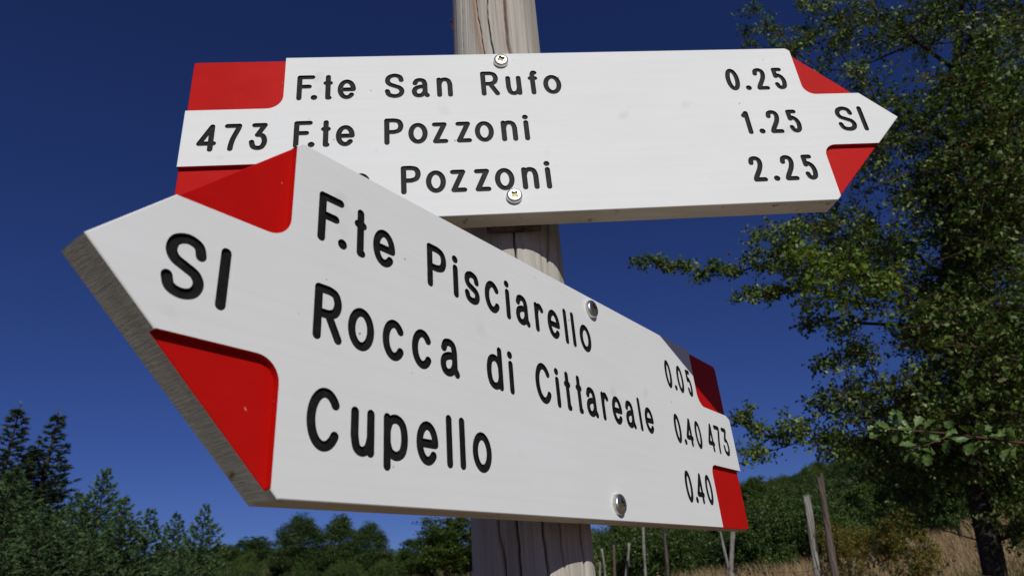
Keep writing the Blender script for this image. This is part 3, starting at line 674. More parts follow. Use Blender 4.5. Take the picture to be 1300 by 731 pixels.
# ---- generic tree builders -------------------------------------------------------
def join_np(parts):
    V = []; F = []; t = []; o = 0
    for v, f, ti in parts: V.append(v); F.append(f + o); t.append(ti); o += len(v)
    return np.concatenate(V), np.concatenate(F), np.concatenate(t)
def conifer_meshes(name, seed, h, rad, lmat, nbr=80, dens=1.0, bare=.04, lift=.35, droop=.15, need=.06, tipn=.8, branchlet=.34):
    """spruce or cedar: tapered trunk, whorled limbs with flat sprays of needled twigs. Apex at z = h, base at z = 0"""
    rng = np.random.default_rng(seed)
    tz = np.linspace(0, h, 14); tp = np.stack([.0015 * h * np.sin(tz * 1.3 + seed), .0015 * h * np.sin(tz * 1.7), tz], 1)
    segs0, segs1, s0, s1 = [], [], [], []
    rt = lambda z: .018 * h * (1 - z / h) + .006
    for a, b in zip(tp[:-1], tp[1:]): segs0.append(a); segs1.append(b); s0.append(rt(a[2])); s1.append(rt(b[2]))
    Pn, Dn, Ln = [], [], []
    for i in range(nbr):
        f = (i + rng.uniform(-.3, .3)) / nbr; f = min(max(f, 0), .985); z = h * (bare + (1 - bare) * (1 - (1 - f) ** .78))
        az = i * 2.39996 + rng.uniform(-.4, .4)
        prof = (1 - z / h) ** (tipn + .08)
        L = rad * prof * rng.uniform(.72, 1.15) + .04
        up = lift * rng.uniform(.6, 1.4) + .35 * (z / h)
        base = np.array([np.interp(z, tz, tp[:, 0]), np.interp(z, tz, tp[:, 1]), z]); hd = np.array([math.cos(az), math.sin(az), 0])
        m_ = max(4, int(L / .16)); pts = []
        for s in range(m_ + 1):
            t = s / m_; pts.append(base + hd * L * t + np.array([0, 0, L * (up * t - droop * t * t * 2 + .18 * t ** 3)]) + rng.normal(size=3) * .012)
        for a, b, k in zip(pts[:-1], pts[1:], range(m_)):
            segs0.append(a); segs1.append(b); rb = .010 * L / 1.0 + .003; s0.append(rb * (1 - k / m_) + .002); s1.append(rb * (1 - (k + 1) / m_) + .002)
        side = np.array([-hd[1], hd[0], 0])
        nb2 = int(max(3, L / .075) * dens)
        for s in range(nb2):
            t = rng.uniform(.12, 1.0) ** .8; p = np.array([np.interp(t * m_, range(m_ + 1), [q[c] for q in pts]) for c in range(3)])
            sg = 1 if s % 2 else -1; ang = rng.uniform(.5, 1.1)
            d = hd * math.cos(ang) + side * sg * math.sin(ang) + np.array([0, 0, rng.uniform(-.15, .40)]); ll = branchlet * (1.1 - .65 * t) * min(1, L / .9 + .12) * rng.uniform(.6, 1.2)
            Pn.append(p); Dn.append(d / np.linalg.norm(d)); Ln.append(ll)
        d = hd + np.array([0, 0, .45]); Pn.append(pts[-1] - hd * .05); Dn.append(d / np.linalg.norm(d)); Ln.append(branchlet * .6 * min(1, L + .1))
    Pn.append(tp[-1] - np.array([0, 0, .45])); Dn.append(np.array([0, 0, 1.])); Ln.append(.50)
    Pn, Dn, Ln = np.array(Pn), np.array(Dn), np.array(Ln)
    k = 20
    f = rng.uniform(0, 1, (len(Pn), k)); P = Pn[:, None] + Dn[:, None] * (Ln[:, None] * f)[..., None]
    D = Dn[:, None] * 1.0 + rng.normal(size=(len(Pn), k, 3)) * .42; P = P.reshape(-1, 3); D = D.reshape(-1, 3)
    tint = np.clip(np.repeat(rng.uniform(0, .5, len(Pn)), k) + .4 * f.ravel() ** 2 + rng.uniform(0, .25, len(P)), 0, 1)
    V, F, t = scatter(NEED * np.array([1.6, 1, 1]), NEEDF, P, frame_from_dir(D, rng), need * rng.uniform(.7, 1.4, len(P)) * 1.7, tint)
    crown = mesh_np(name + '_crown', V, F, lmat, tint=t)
    TV, TF = tubes(segs0, segs1, s0, s1, 5)
    trunk = mesh_np(name + '_trunk', TV, TF, BARK, smooth=True)
    return trunk, crown
def crown_tree_meshes(name, seed, h, blobs, lmat, ncl, per, lsize, spread, tr, tv=SLEAF, tf=SLEAFF, bark=BARK, up=.5, needle=False):
    """broadleaf or pine: blobs = (x, y, z, rx, ry, rz) in tree space (base at 0)"""
    rng = np.random.default_rng(seed); vol = np.array([b[3] * b[4] * b[5] for b in blobs]) ** .7; vol /= vol.sum()
    C = []
    for b, n in zip(blobs, np.maximum(1, (vol * ncl).astype(int))):
        d = rng.normal(size=(n, 3)); d /= np.linalg.norm(d, axis=1)[:, None]; q = rng.uniform(.35, 1, n) ** .5
        C.append(np.array(b[:3]) + d * q[:, None] * np.array(b[3:]))
    C = np.concatenate(C)
    tz = np.linspace(0, h * .8, 8); tp = np.stack([.03 * h * np.sin(tz * .7 + seed) * tz / h, .02 * h * np.cos(tz * .6 + seed) * tz / h, tz], 1)
    N, par, r, tips = skeleton(tp, C, rng, tr, .008, .5)
    if needle:
        k = per; P = np.repeat(C, k, 0) + rng.normal(size=(len(C) * k, 3)) * spread * .42; D = (P - np.repeat(C, k, 0)) + rng.normal(size=P.shape) * .06 + np.array([0, 0, .12])
        tint = np.clip(np.repeat(rng.uniform(0, .7, len(C)), k) + rng.uniform(0, .35, len(P)), 0, 1)
        V, F, t = scatter(NEED * np.array([2.2, 1, 1]), NEEDF, P, frame_from_dir(D, rng), lsize * rng.uniform(.7, 1.3, len(P)), tint)
    else:
        V, F, t, _, _ = leafy(C, rng, lsize, per, spread, tv, tf, up)
    crown = mesh_np(name + '_crown', V, F, lmat, tint=t)
    TV, TF = skel_mesh(N, par, r, 5); trunk = mesh_np(name + '_trunk', TV, TF, bark, smooth=True)
    return trunk, crown
def place_tree(name, meshes, loc, rot, sc, label, cat, group):
    root = empty(name, loc); root.rotation_euler = (0, 0, rot); root.scale = sc
    tag(root, label, cat, group)
    link('trunk', meshes[0], root); link('crown', meshes[1], root)
    return root

# ------------------------------------------------------------------ conifers at left
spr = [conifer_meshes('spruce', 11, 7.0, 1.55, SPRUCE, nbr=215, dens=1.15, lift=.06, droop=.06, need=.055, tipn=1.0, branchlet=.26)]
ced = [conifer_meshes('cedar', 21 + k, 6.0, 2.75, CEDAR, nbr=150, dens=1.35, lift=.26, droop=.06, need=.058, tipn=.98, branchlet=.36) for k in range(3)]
def tree_at(name, meshes, h0, x, y, r, rot, wid, label, cat, group, lean=0):
    ap = at(x, y, r); gz = float(ground_z(ap.x, ap.y)); s = (ap.z - gz) / h0
    return place_tree(name, meshes, (ap.x, ap.y, gz), rot, (s * wid, s * wid, s), label, cat, group)
GC = 'conifers at the left of the meadow'
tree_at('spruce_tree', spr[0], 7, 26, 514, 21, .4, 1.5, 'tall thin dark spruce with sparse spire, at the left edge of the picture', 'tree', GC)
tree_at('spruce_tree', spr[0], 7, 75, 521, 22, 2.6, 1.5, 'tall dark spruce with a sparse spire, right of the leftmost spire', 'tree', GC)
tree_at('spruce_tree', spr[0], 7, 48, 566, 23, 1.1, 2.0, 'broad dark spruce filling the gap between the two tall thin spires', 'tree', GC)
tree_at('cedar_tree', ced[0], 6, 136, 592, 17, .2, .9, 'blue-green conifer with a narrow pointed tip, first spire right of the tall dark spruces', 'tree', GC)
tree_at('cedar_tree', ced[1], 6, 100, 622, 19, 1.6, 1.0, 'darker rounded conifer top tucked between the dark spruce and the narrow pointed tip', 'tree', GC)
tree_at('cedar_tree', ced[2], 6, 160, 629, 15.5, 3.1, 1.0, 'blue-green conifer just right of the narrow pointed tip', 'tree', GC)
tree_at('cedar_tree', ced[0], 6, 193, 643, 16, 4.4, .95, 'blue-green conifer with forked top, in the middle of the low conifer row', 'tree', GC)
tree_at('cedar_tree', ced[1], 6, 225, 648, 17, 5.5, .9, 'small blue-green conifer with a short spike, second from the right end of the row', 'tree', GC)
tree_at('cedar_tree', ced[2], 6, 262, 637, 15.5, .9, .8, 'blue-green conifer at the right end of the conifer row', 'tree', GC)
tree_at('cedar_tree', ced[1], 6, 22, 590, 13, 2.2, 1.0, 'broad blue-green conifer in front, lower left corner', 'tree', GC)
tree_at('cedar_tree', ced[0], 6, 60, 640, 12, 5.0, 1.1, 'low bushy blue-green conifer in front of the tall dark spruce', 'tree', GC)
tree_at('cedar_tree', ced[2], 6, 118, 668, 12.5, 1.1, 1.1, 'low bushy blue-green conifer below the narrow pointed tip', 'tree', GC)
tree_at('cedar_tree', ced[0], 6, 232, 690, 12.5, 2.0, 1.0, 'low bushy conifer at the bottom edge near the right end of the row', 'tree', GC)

# ------------------------------------------------------------------ pines and broadleaf trees beyond
pine_b = [(0, 0, 4.6, 1.75, 1.75, 2.9), (.15, 0, 7.1, .75, .75, 1.1), (-.3, .2, 2.6, 2.0, 2.0, 1.6), (.55, -.3, 5.9, .7, .7, .9), (-.7, .2, 5.3, .7, .7, 1.0)]
pines = [crown_tree_meshes('pine', 31 + k, 8.2, pine_b, PINE, 520, 62, .17, .40, .16, needle=True) for k in range(2)]
GP = 'pines beyond the meadow'
tree_at('pine_tree', pines[0], 8.4, 382, 650, 44, 0, 1.75, 'dark rounded pine seen under the lower sign, leftmost of three', 'tree', GP)
tree_at('pine_tree', pines[1], 8.4, 432, 651, 45, 2, 1.6, 'dark rounded pine seen under the lower sign, middle of three', 'tree', GP)
tree_at('pine_tree', pines[0], 8.4, 470, 660, 44, 4, 1.6, 'dark green pine seen under the lower sign, rightmost of three', 'tree', GP)
rb = random.Random(3)
def bumpy(h, r, n, seed):
    q = random.Random(seed); bl = [(0, 0, h * .58, r * .7, r * .7, h * .32)]
    for k in range(n):
        a = q.uniform(0, 6.28); d = q.uniform(.25, .62) * r; bl.append((d * math.cos(a), d * math.sin(a), h * q.uniform(.3, .82), r * q.uniform(.30, .48), r * q.uniform(.30, .48), h * q.uniform(.12, .19)))
    return bl
oaks = [crown_tree_meshes('oak', 41 + k, 7.0, bumpy(7, 3.2, 11, 7 + k), m_, 520, 80, .13, .46, .17) for k, m_ in enumerate((OAK, OAKB, OAK))]
falls = crown_tree_meshes('autumn', 51, 4.0, bumpy(4, 1.8, 7, 5), FALL, 240, 54, .085, .34, .07)
GB = 'broadleaf trees beyond the meadow'
tree_at('broadleaf_tree', oaks[1], 7.0, 598, 643, 30, .5, 1.9, 'bright green rounded tree touching the left side of the post', 'tree', GB)
tree_at('broadleaf_tree', oaks[0], 7.0, 546, 668, 34, 2.0, 1.9, 'mid green low tree between the pines and the bright tree by the post', 'tree', GB)
tree_at('autumn_tree', falls, 4.0, 566, 676, 34, 1.0, .8, 'small orange-tinted tree top left of the post', 'tree', GB)
tree_at('broadleaf_tree', oaks[2], 7.0, 508, 702, 52, 3.3, 1.7, 'dark green low tree just right of the pines', 'tree', GB)
tree_at('broadleaf_tree', oaks[0], 7.0, 322, 680, 60, 1.2, 2.0, 'dark green low tree left of the pines', 'tree', GB)
tree_at('broadleaf_tree', oaks[2], 7.0, 285, 686, 56, 4.2, 1.8, 'dark green low tree right of the blue-green conifers', 'tree', GB)
tree_at('broadleaf_tree', oaks[1], 7.0, 795, 640, 27, 3.6, 1.0, 'green tree behind the stakes directly right of the post', 'tree', GB)
tree_at('broadleaf_tree', oaks[2], 7.0, 870, 630, 30, 5.0, 1.0, 'dark green tree behind the stakes under the right end of the lower sign', 'tree', GB)
tree_at('broadleaf_tree', oaks[1], 7.0, 948, 598, 34, 1.9, 1.0, 'bright green round tree at the tail of the lower sign', 'tree', GB)
tree_at('broadleaf_tree', oaks[0], 7.0, 1005, 612, 25, 2.9, .95, 'dark green tree behind the two weathered stakes', 'tree', GB)
tree_at('autumn_shrub', falls, 4.0, 1130, 640, 10.5, .4, .9, 'green shrub turning orange and red between the stakes and the dark trunk', 'shrub', GB)
tree_at('autumn_shrub', falls, 4.0, 1062, 655, 12, 2.4, .8, 'yellowish autumn shrub beside the dark leaning stake', 'shrub', GB)
tree_at('broadleaf_tree', oaks[2], 7.0, 1180, 560, 17, .9, .8, 'dark shaded tree behind the trunk of the big hawthorn', 'tree', GB)

# wood on the far hill: reads as one mass (one object, crowns instanced by geometry nodes)
rng = np.random.default_rng(77)
def crown_variant(name, seed, ncl, per, lsize, spread, mat, lo, hi):
    g = np.random.default_rng(seed); C = []
    for b in bumpy(6.5, 2.9, 9, seed):
        d = g.normal(size=(ncl, 3)); d /= np.linalg.norm(d, axis=1)[:, None]; C.append(np.array(b[:3]) + d * np.array(b[3:]) * g.uniform(.5, 1, (ncl, 1)))
    V, F, t, _, _ = leafy(np.concatenate(C), g, lsize, per, spread, SLEAF, SLEAFF, .5)
    return bpy.data.objects.new(name, mesh_np(name, V, F, mat, tint=np.clip(lo + t * (hi - lo), 0, 1)))
def instanced(name, pts, rots, scs, which, variants, label, cat):
    me = bpy.data.meshes.new(name); me.vertices.add(len(pts)); me.vertices.foreach_set('co', np.asarray(pts, np.float32).ravel())
    for nm, arr, ty in (('rot', rots, 'FLOAT'), ('sc', scs, 'FLOAT'), ('pick', which, 'INT')):
        a = me.attributes.new(nm, ty, 'POINT'); a.data.foreach_set('value', np.asarray(arr, np.int32 if ty == 'INT' else np.float32))
    o = link(name, me)
    ng = bpy.data.node_groups.new(name, 'GeometryNodeTree')
    ng.interface.new_socket('Geometry', in_out='INPUT', socket_type='NodeSocketGeometry'); ng.interface.new_socket('Geometry', in_out='OUTPUT', socket_type='NodeSocketGeometry')
    gi = ng.nodes.new('NodeGroupInput'); go = ng.nodes.new('NodeGroupOutput'); jn = ng.nodes.new('GeometryNodeJoinGeometry'); Lk = ng.links.new
    def named(nm, ty):
        x = ng.nodes.new('GeometryNodeInputNamedAttribute'); x.data_type = ty; x.inputs['Name'].default_value = nm; return x.outputs['Attribute']
    cx = ng.nodes.new('ShaderNodeCombineXYZ'); Lk(named('rot', 'FLOAT'), cx.inputs['Z'])
    for k, v in enumerate(variants):
        oi = ng.nodes.new('GeometryNodeObjectInfo'); oi.inputs['Object'].default_value = v; oi.inputs['As Instance'].default_value = True
        ip = ng.nodes.new('GeometryNodeInstanceOnPoints'); cmp_ = ng.nodes.new('FunctionNodeCompare'); cmp_.data_type = 'INT'; cmp_.operation = 'EQUAL'
        ia = [x for x in cmp_.inputs if x.type == 'INT']; Lk(named('pick', 'INT'), ia[0]); ia[1].default_value = k
        Lk(gi.outputs[0], ip.inputs['Points']); Lk(cmp_.outputs[0], ip.inputs['Selection']); Lk(oi.outputs['Geometry'], ip.inputs['Instance'])
        Lk(cx.outputs[0], ip.inputs['Rotation']); Lk(named('sc', 'FLOAT'), ip.inputs['Scale']); Lk(ip.outputs[0], jn.inputs[0])
    Lk(jn.outputs[0], go.inputs[0]); md = o.modifiers.new('scatter', 'NODES'); md.node_group = ng
    return tag(o, label, cat, kind='stuff')
hv = [crown_variant('hill_crown', 60 + k, 14, 64, .15, .70, WOOD, *((0, .6), (.15, .8), (.3, 1.0), (0, .45), (.1, .7))[k]) for k in range(5)]
P_, R_, S_c, W_ = [], [], [], []
for _ in range(980):
    az = math.radians(rng.choice([rng.uniform(6, 52), rng.uniform(6, 52), rng.uniform(-45, 12)])); r = math.sqrt(rng.uniform(21 ** 2, 97 ** 2))
    if az < math.radians(8): r = rng.uniform(52, 97)
    x, y = r * math.sin(az), r * math.cos(az); gz0 = float(ground_z(x, y)); s = rng.uniform(.5, 1.0) * (0.85 if az > .2 else .6)
    s = min(s, max(.25, (r * math.tan(math.radians(ridge_el(math.degrees(az)) + 2.0)) + CAMZ - gz0) / 6.0)) * rng.uniform(.55, 1)
    P_.append((x, y, gz0 - .5)); R_.append(rng.uniform(0, 6.28)); S_c.append(s); W_.append(rng.integers(5))
instanced('hillside_wood', P_, R_, S_c, W_, hv, 'dark green wood covering the distant hillside behind the big tree', 'woodland')
bv = [crown_variant('bush_crown', 80 + k, 9, 70, .16, .75, WOOD, *((.1, .8), (.2, 1.0), (0, .6), (.35, 1.0))[k]) for k in range(4)]
P_, R_, S_c, W_ = [], [], [], []
for _ in range(430):
    az = math.radians(rng.uniform(3, 50)); r = rng.uniform(19, 34) + (6 if az > .48 else 0)
    if rng.uniform() < .35: az = math.radians(rng.uniform(-32, 3)); r = rng.uniform(34, 52)
    x, y = r * math.sin(az), r * math.cos(az); s = rng.uniform(.20, .46) * (.60 if az < .05 else 1)
    P_.append((x, y, float(ground_z(x, y)) - 2.2 * s)); R_.append(rng.uniform(0, 6.28)); S_c.append(s); W_.append(rng.integers(4))
instanced('scrub_thicket', P_, R_, S_c, W_, bv, 'green scrub thicket behind the fence stakes', 'shrubs')

# ------------------------------------------------------------------ the big hawthorn at right
rng = np.random.default_rng(9)
Rn = (4.3, 6.4)
blobs = [
 # cx, cy, rx, ry, n, r0, r1, spread
 (1010, 22, 60, 26, 11, 4.4, 5.2, .16), (945, 45, 12, 14, 2, 4.6, 4.9, .08), (1000, 70, 30, 16, 6, 4.5, 5.1, .12), (1060, 60, 40, 40, 14, 4.4, 5.4, .2),
 (1120, 30, 45, 30, 17, 4.3, 6.0, .25), (1195, 30, 50, 34, 26, *Rn, .28), (1275, 60, 50, 60, 40, *Rn, .28), (1125, 138, 40, 24, 12, *Rn, .25), (1090, 100, 22, 20, 6, 4.4, 5.2, .16),
 (1225, 135, 50, 50, 56, *Rn, .28), (1100, 220, 28, 60, 16, *Rn, .24), (1230, 250, 80, 66, 113, *Rn, .3), (1150, 175, 34, 18, 14, *Rn, .22), (1290, 200, 40, 100, 74, *Rn, .3),
 (1060, 290, 60, 22, 26, *Rn, .24), (985, 300, 28, 14, 6, 4.5, 5.1, .14), (1010, 330, 40, 14, 10, 4.5, 5.3, .15), (1110, 320, 50, 40, 34, *Rn, .26),
 (1250, 360, 70, 60, 94, *Rn, .3), (1190, 400, 45, 55, 45, *Rn, .25), (1220, 420, 60, 50, 45, *Rn, .26), (1290, 470, 50, 60, 81, *Rn, .3), (1200, 500, 70, 35, 64, *Rn, .26),
 (1110, 510, 50, 26, 22, 4.6, 5.8, .22), (1085, 440, 22, 34, 10, 4.6, 5.4, .16), (1045, 412, 24, 10, 4, 4.6, 5.0, .12), (1050, 462, 14, 10, 3, 4.6, 5.0, .10), (1060, 515, 26, 8, 5, 4.6, 5.0, .12),
 (985, 540, 38, 9, 6, 4.6, 5.1, .11), (948, 532, 12, 7, 3, 4.6, 5.0, .09), (958, 572, 18, 8, 4, 4.6, 5.0, .11), (1000, 556, 24, 8, 4, 4.6, 5.0, .11), (1062, 566, 34, 16, 12, 4.6, 5.6, .17), (1130, 570, 50, 30, 26, 4.7, 6.0, .24),
 (1230, 590, 70, 40, 62, 5.0, 6.4, .26), (1290, 640, 40, 50, 45, 5.0, 6.4, .26), (970, 372, 22, 5, 5, 4.6, 4.9, .09), (1140, 640, 36, 30, 8, 5.2, 6.2, .22),
 # outside the frame, above and to the right
 (1400, 150, 90, 200, 80, *Rn, .34), (1400, 430, 80, 150, 75, *Rn, .34), (1180, -60, 140, 60, 60, *Rn, .34), (1330, -80, 120, 80, 60, *Rn, .34)]
C, SPR = in_view_blobs(blobs, rng)
# long thin branch towards the left and a shorter one under it
lb = []; ls = []
for k in range(24):
    f = k / 23; x = 1010 - 205 * f; y = 322 + 8 * math.sin(f * 5) + 22 * f + rng.normal() * 3; lb.append(np.array(at(x, y + rng.normal() * (3.5 + 4 * (1 - f)), 4.75))); ls.append(.055 + .05 * (1 - f))
for k in range(7):
    f = k / 6; lb.append(np.array(at(1000 - 62 * f, 368 + 7 * f + rng.normal() * 2, 4.8))); ls.append(.06)
yl = [np.array(at(rng.uniform(1015, 1150), rng.uniform(318, 392), rng.uniform(4.3, 4.9))) for _ in range(52)]
C = np.concatenate([C, lb]); SPR = np.concatenate([SPR, ls])
tb = at(1266, 731, 5.3); gz = float(ground_z(tb.x, tb.y))
tr_pts = [np.array((tb.x + .08, tb.y, gz - .1))] + [np.array(at(x, y, 5.3)) for x, y in ((1264, 731), (1256, 690), (1243, 630), (1229, 570), (1222, 510), (1214, 440), (1206, 360), (1204, 270), (1208, 180), (1214, 90), (1222, 0), (1235, -90))]
N, par, r, tips = skeleton(tr_pts, np.concatenate([C, yl]), rng, .066, .0028, .22, .18)
haw = tag(empty('hawthorn_tree', tuple(tr_pts[0])), 'big dark hawthorn filling the right side, with thin branches reaching towards the signs', 'tree')
off = -np.array(tr_pts[0])
V, F, t, T0, T1_ = leafy(C, rng, .0345, 72, SPR * .9, TLEAF, TLEAFF, .35, lambda g, k, tw: np.clip(.36 * tw + .66 * g.uniform(0, 1, k) ** 1.15, 0, 1), twigs=6, sq=.5)
o = link('crown', mesh_np('hawthorn_crown', V + off, F, HAW, tint=t), haw); o['kind'] = 'stuff'
Vy, Fy, ty, T2, T3_ = leafy(np.array(yl), rng, .038, 44, .17, LEAF, LEAFF, .7, None, twigs=5)
o = link('painted_sun_leaves', mesh_np('painted_sun_leaves', Vy + off, Fy, HAWLIT, tint=ty), haw); o['kind'] = 'stuff'; o['label'] = 'yellow-green leaves with sunlight painted into their colour'
TV, TF = skel_mesh(N, par, r, 6); TV2, TF2 = tubes(np.concatenate([T0, T2]), np.concatenate([T1_, T3_]), np.full(len(T0) + len(T2), .0022), np.full(len(T0) + len(T2), .0012), 3)
link('trunk', mesh_np('hawthorn_trunk', np.concatenate([TV, TV2]) + off, np.concatenate([TF, ]) , BARK, smooth=True) if False else mesh_np('hawthorn_trunk', TV + off, TF, BARK, smooth=True), haw)
o = link('twigs', mesh_np('hawthorn_twigs', TV2 + off, TF2, TWIG), haw); o['kind'] = 'stuff'
# berries
k = rng.integers(0, len(T1_), 420); bp_ = T1_[k] + rng.normal(size=(420, 3)) * .02
ico = bmesh.new(); bmesh.ops.create_icosphere(ico, subdivisions=1, radius=1); iv = np.array([v.co[:] for v in ico.verts]); fi = np.array([[v.index for v in f.verts] for f in ico.faces]); ico.free()
V, F, _ = scatter(iv, fi, bp_, rand_rot(rng, 420), rng.uniform(.004, .006, 420), np.zeros(420))
o = link('berries', mesh_np('berries', V + off, F, BERRY, smooth=True), haw); o['kind'] = 'stuff'

# ------------------------------------------------------------------ near leafy twig at lower right
def lobed_leaf(seed):
    q = random.Random(seed); half = [(0, .0), (.06, .14), (.15, .27), (.29, .44), (.31, .52), (.19, .57), (.28, .72), (.29, .80), (.17, .83), (.10, .95), (0, 1.0)]
    mid = [(0, y) for _, y in half]
    V = []; F = []
    cup = q.uniform(.2, .5); bend = q.uniform(-.35, .1)
    def z(x, y): return cup * abs(x) * 1.6 + bend * y * y + .015 * math.sin(y * 22)
    for (x, y) in half: V.append((x * q.uniform(.9, 1.1), y, z(x, y)))
    for (x, y) in half: V.append((-x * q.uniform(.9, 1.1), y, z(x, y)))
    for (x, y) in mid: V.append((0, y, z(0, y) - .02))
    n = len(half)
    for i in range(n - 1):
        F.append((2 * n + i, i, i + 1, 2 * n + i + 1)); F.append((n + i, 2 * n + i, 2 * n + i + 1, n + i + 1))
    # petiole
    k = len(V); V += [(-.012, -.35, .0), (.012, -.35, .0), (.012, .02, -.01), (-.012, .02, -.01)]; F.append((k, k + 1, k + 2, k + 3))
    me = from_py('leaf', V, F, [NEARL]); a = me.attributes.new('tint', 'FLOAT', 'POINT'); tv_ = q.uniform(.1, .95); a.data.foreach_set('value', [tv_] * len(V))
    me.polygons.foreach_set('use_smooth', [True] * len(F)); me.update(); return me
LM = [lobed_leaf(k) for k in range(9)]
rb = random.Random(12)
main = [at(1375, 560, 1.62), at(1330, 566, 1.60), at(1290, 561, 1.58), at(1250, 556, 1.57), at(1205, 550, 1.55), at(1165, 547, 1.53), at(1135, 545, 1.52), at(1118, 541, 1.52)]
side = [at(1210, 551, 1.55), at(1175, 565, 1.52), at(1150, 572, 1.50)]
ngz = float(ground_z(3.9, .6))
ntree = tag(empty('hawthorn_tree', (3.9, .6, ngz)), 'nearer hawthorn, its unseen crown added for shade, whose leafy twig with large pale leaves reaches in at the lower right', 'tree')
noff = np.array((3.9, .6, ngz)); g2 = np.random.default_rng(44)
nc = g2.normal(size=(110, 3)); nc /= np.linalg.norm(nc, axis=1)[:, None]; nc = nc * g2.uniform(.3, 1, (110, 1)) ** .5 * np.array([1.15, 1.35, 1.05]) + np.array([4.35, 1.0, 3.05])  # crown out of view, added so its shade falls on the big trunk
nt_ = [np.array(p, float) for p in ((3.9, .6, ngz - .1), (3.88, .64, ngz + .6), (3.92, .72, ngz + 1.3), (3.9, .85, ngz + 2.0), (3.95, .95, ngz + 2.8))]
nb1 = [np.array((3.9, .68, ngz + 1.05)), np.array((3.3, .85, ngz + 1.6)), np.array((2.5, 1.0, CAMZ + .35)), np.array((1.8, 1.2, CAMZ + .28)), np.array(main[0])]
N2, par2, r2, _t = skeleton(nt_, nc, g2, .07, .003, .25, .15)
V2, F2_, t2_, a2_, b2_ = leafy(nc, g2, .036, 60, .3, TLEAF, TLEAFF, .35, None, twigs=6, sq=.6)
o = link('crown', mesh_np('near_crown', V2 - noff, F2_, HAW, tint=t2_), ntree); o['kind'] = 'stuff'
TV, TF = skel_mesh(N2, par2, r2, 6); TVb, TFb = tubes(nb1[:-1], nb1[1:], [.02, .014, .009, .005], [.014, .009, .005, .0032], 6)
link('trunk', mesh_np('near_trunk', TV - noff, TF, BARK, smooth=True), ntree); link('limb', mesh_np('near_limb', TVb - noff, TFb, BARK, smooth=True), ntree)
br = empty('twig', tuple(Vector(main[0]) - Vector(noff))); br.parent = ntree
P0 = [tuple(p) for p in main[:-1]] + [tuple(p) for p in side[:-1]]; P1 = [tuple(p) for p in main[1:]] + [tuple(p) for p in side[1:]]
ra = list(np.linspace(.0032, .0014, 7)) + [.0014, .001]; rb1 = list(np.linspace(.0030, .001, 7)) + [.001, .0007]
TV, TF = tubes(P0, P1, ra, rb1, 6); link('stem', mesh_np('near_stem', TV - np.array(main[0]), TF, TWIG, smooth=True), br)
def on_path(path, f):
    f *= len(path) - 1; i = min(int(f), len(path) - 2); return path[i].lerp(path[i + 1], f - i)
for k in range(84):
    p = on_path(main if k % 6 else side, rb.uniform(.12, 1.0)) if k else main[-1]
    tocam = (Vector((0, 0, CAMZ)) - p).normalized()
    an = rb.uniform(0, 2 * math.pi); d = (RT * math.cos(an) + UP * math.sin(an) - UP * .45 + tocam * rb.uniform(-.5, .5)).normalized()
    nrm = (tocam * rb.uniform(.2, 1) + Vector((rb.gauss(0, .5), rb.gauss(0, .5), rb.uniform(.2, 1.1)))); z_ = (nrm - d * nrm.dot(d)).normalized(); x_ = d.cross(z_)
    s = rb.uniform(.018, .033); o = link('leaf', LM[k % 9], br)
    M = Matrix.Identity(4)
    pl = p + d * s * .35 - main[0]
    for i in range(3): M[i][0], M[i][1], M[i][2], M[i][3] = x_[i] * s, d[i] * s, z_[i] * s, pl[i]
    o.matrix_basis = M

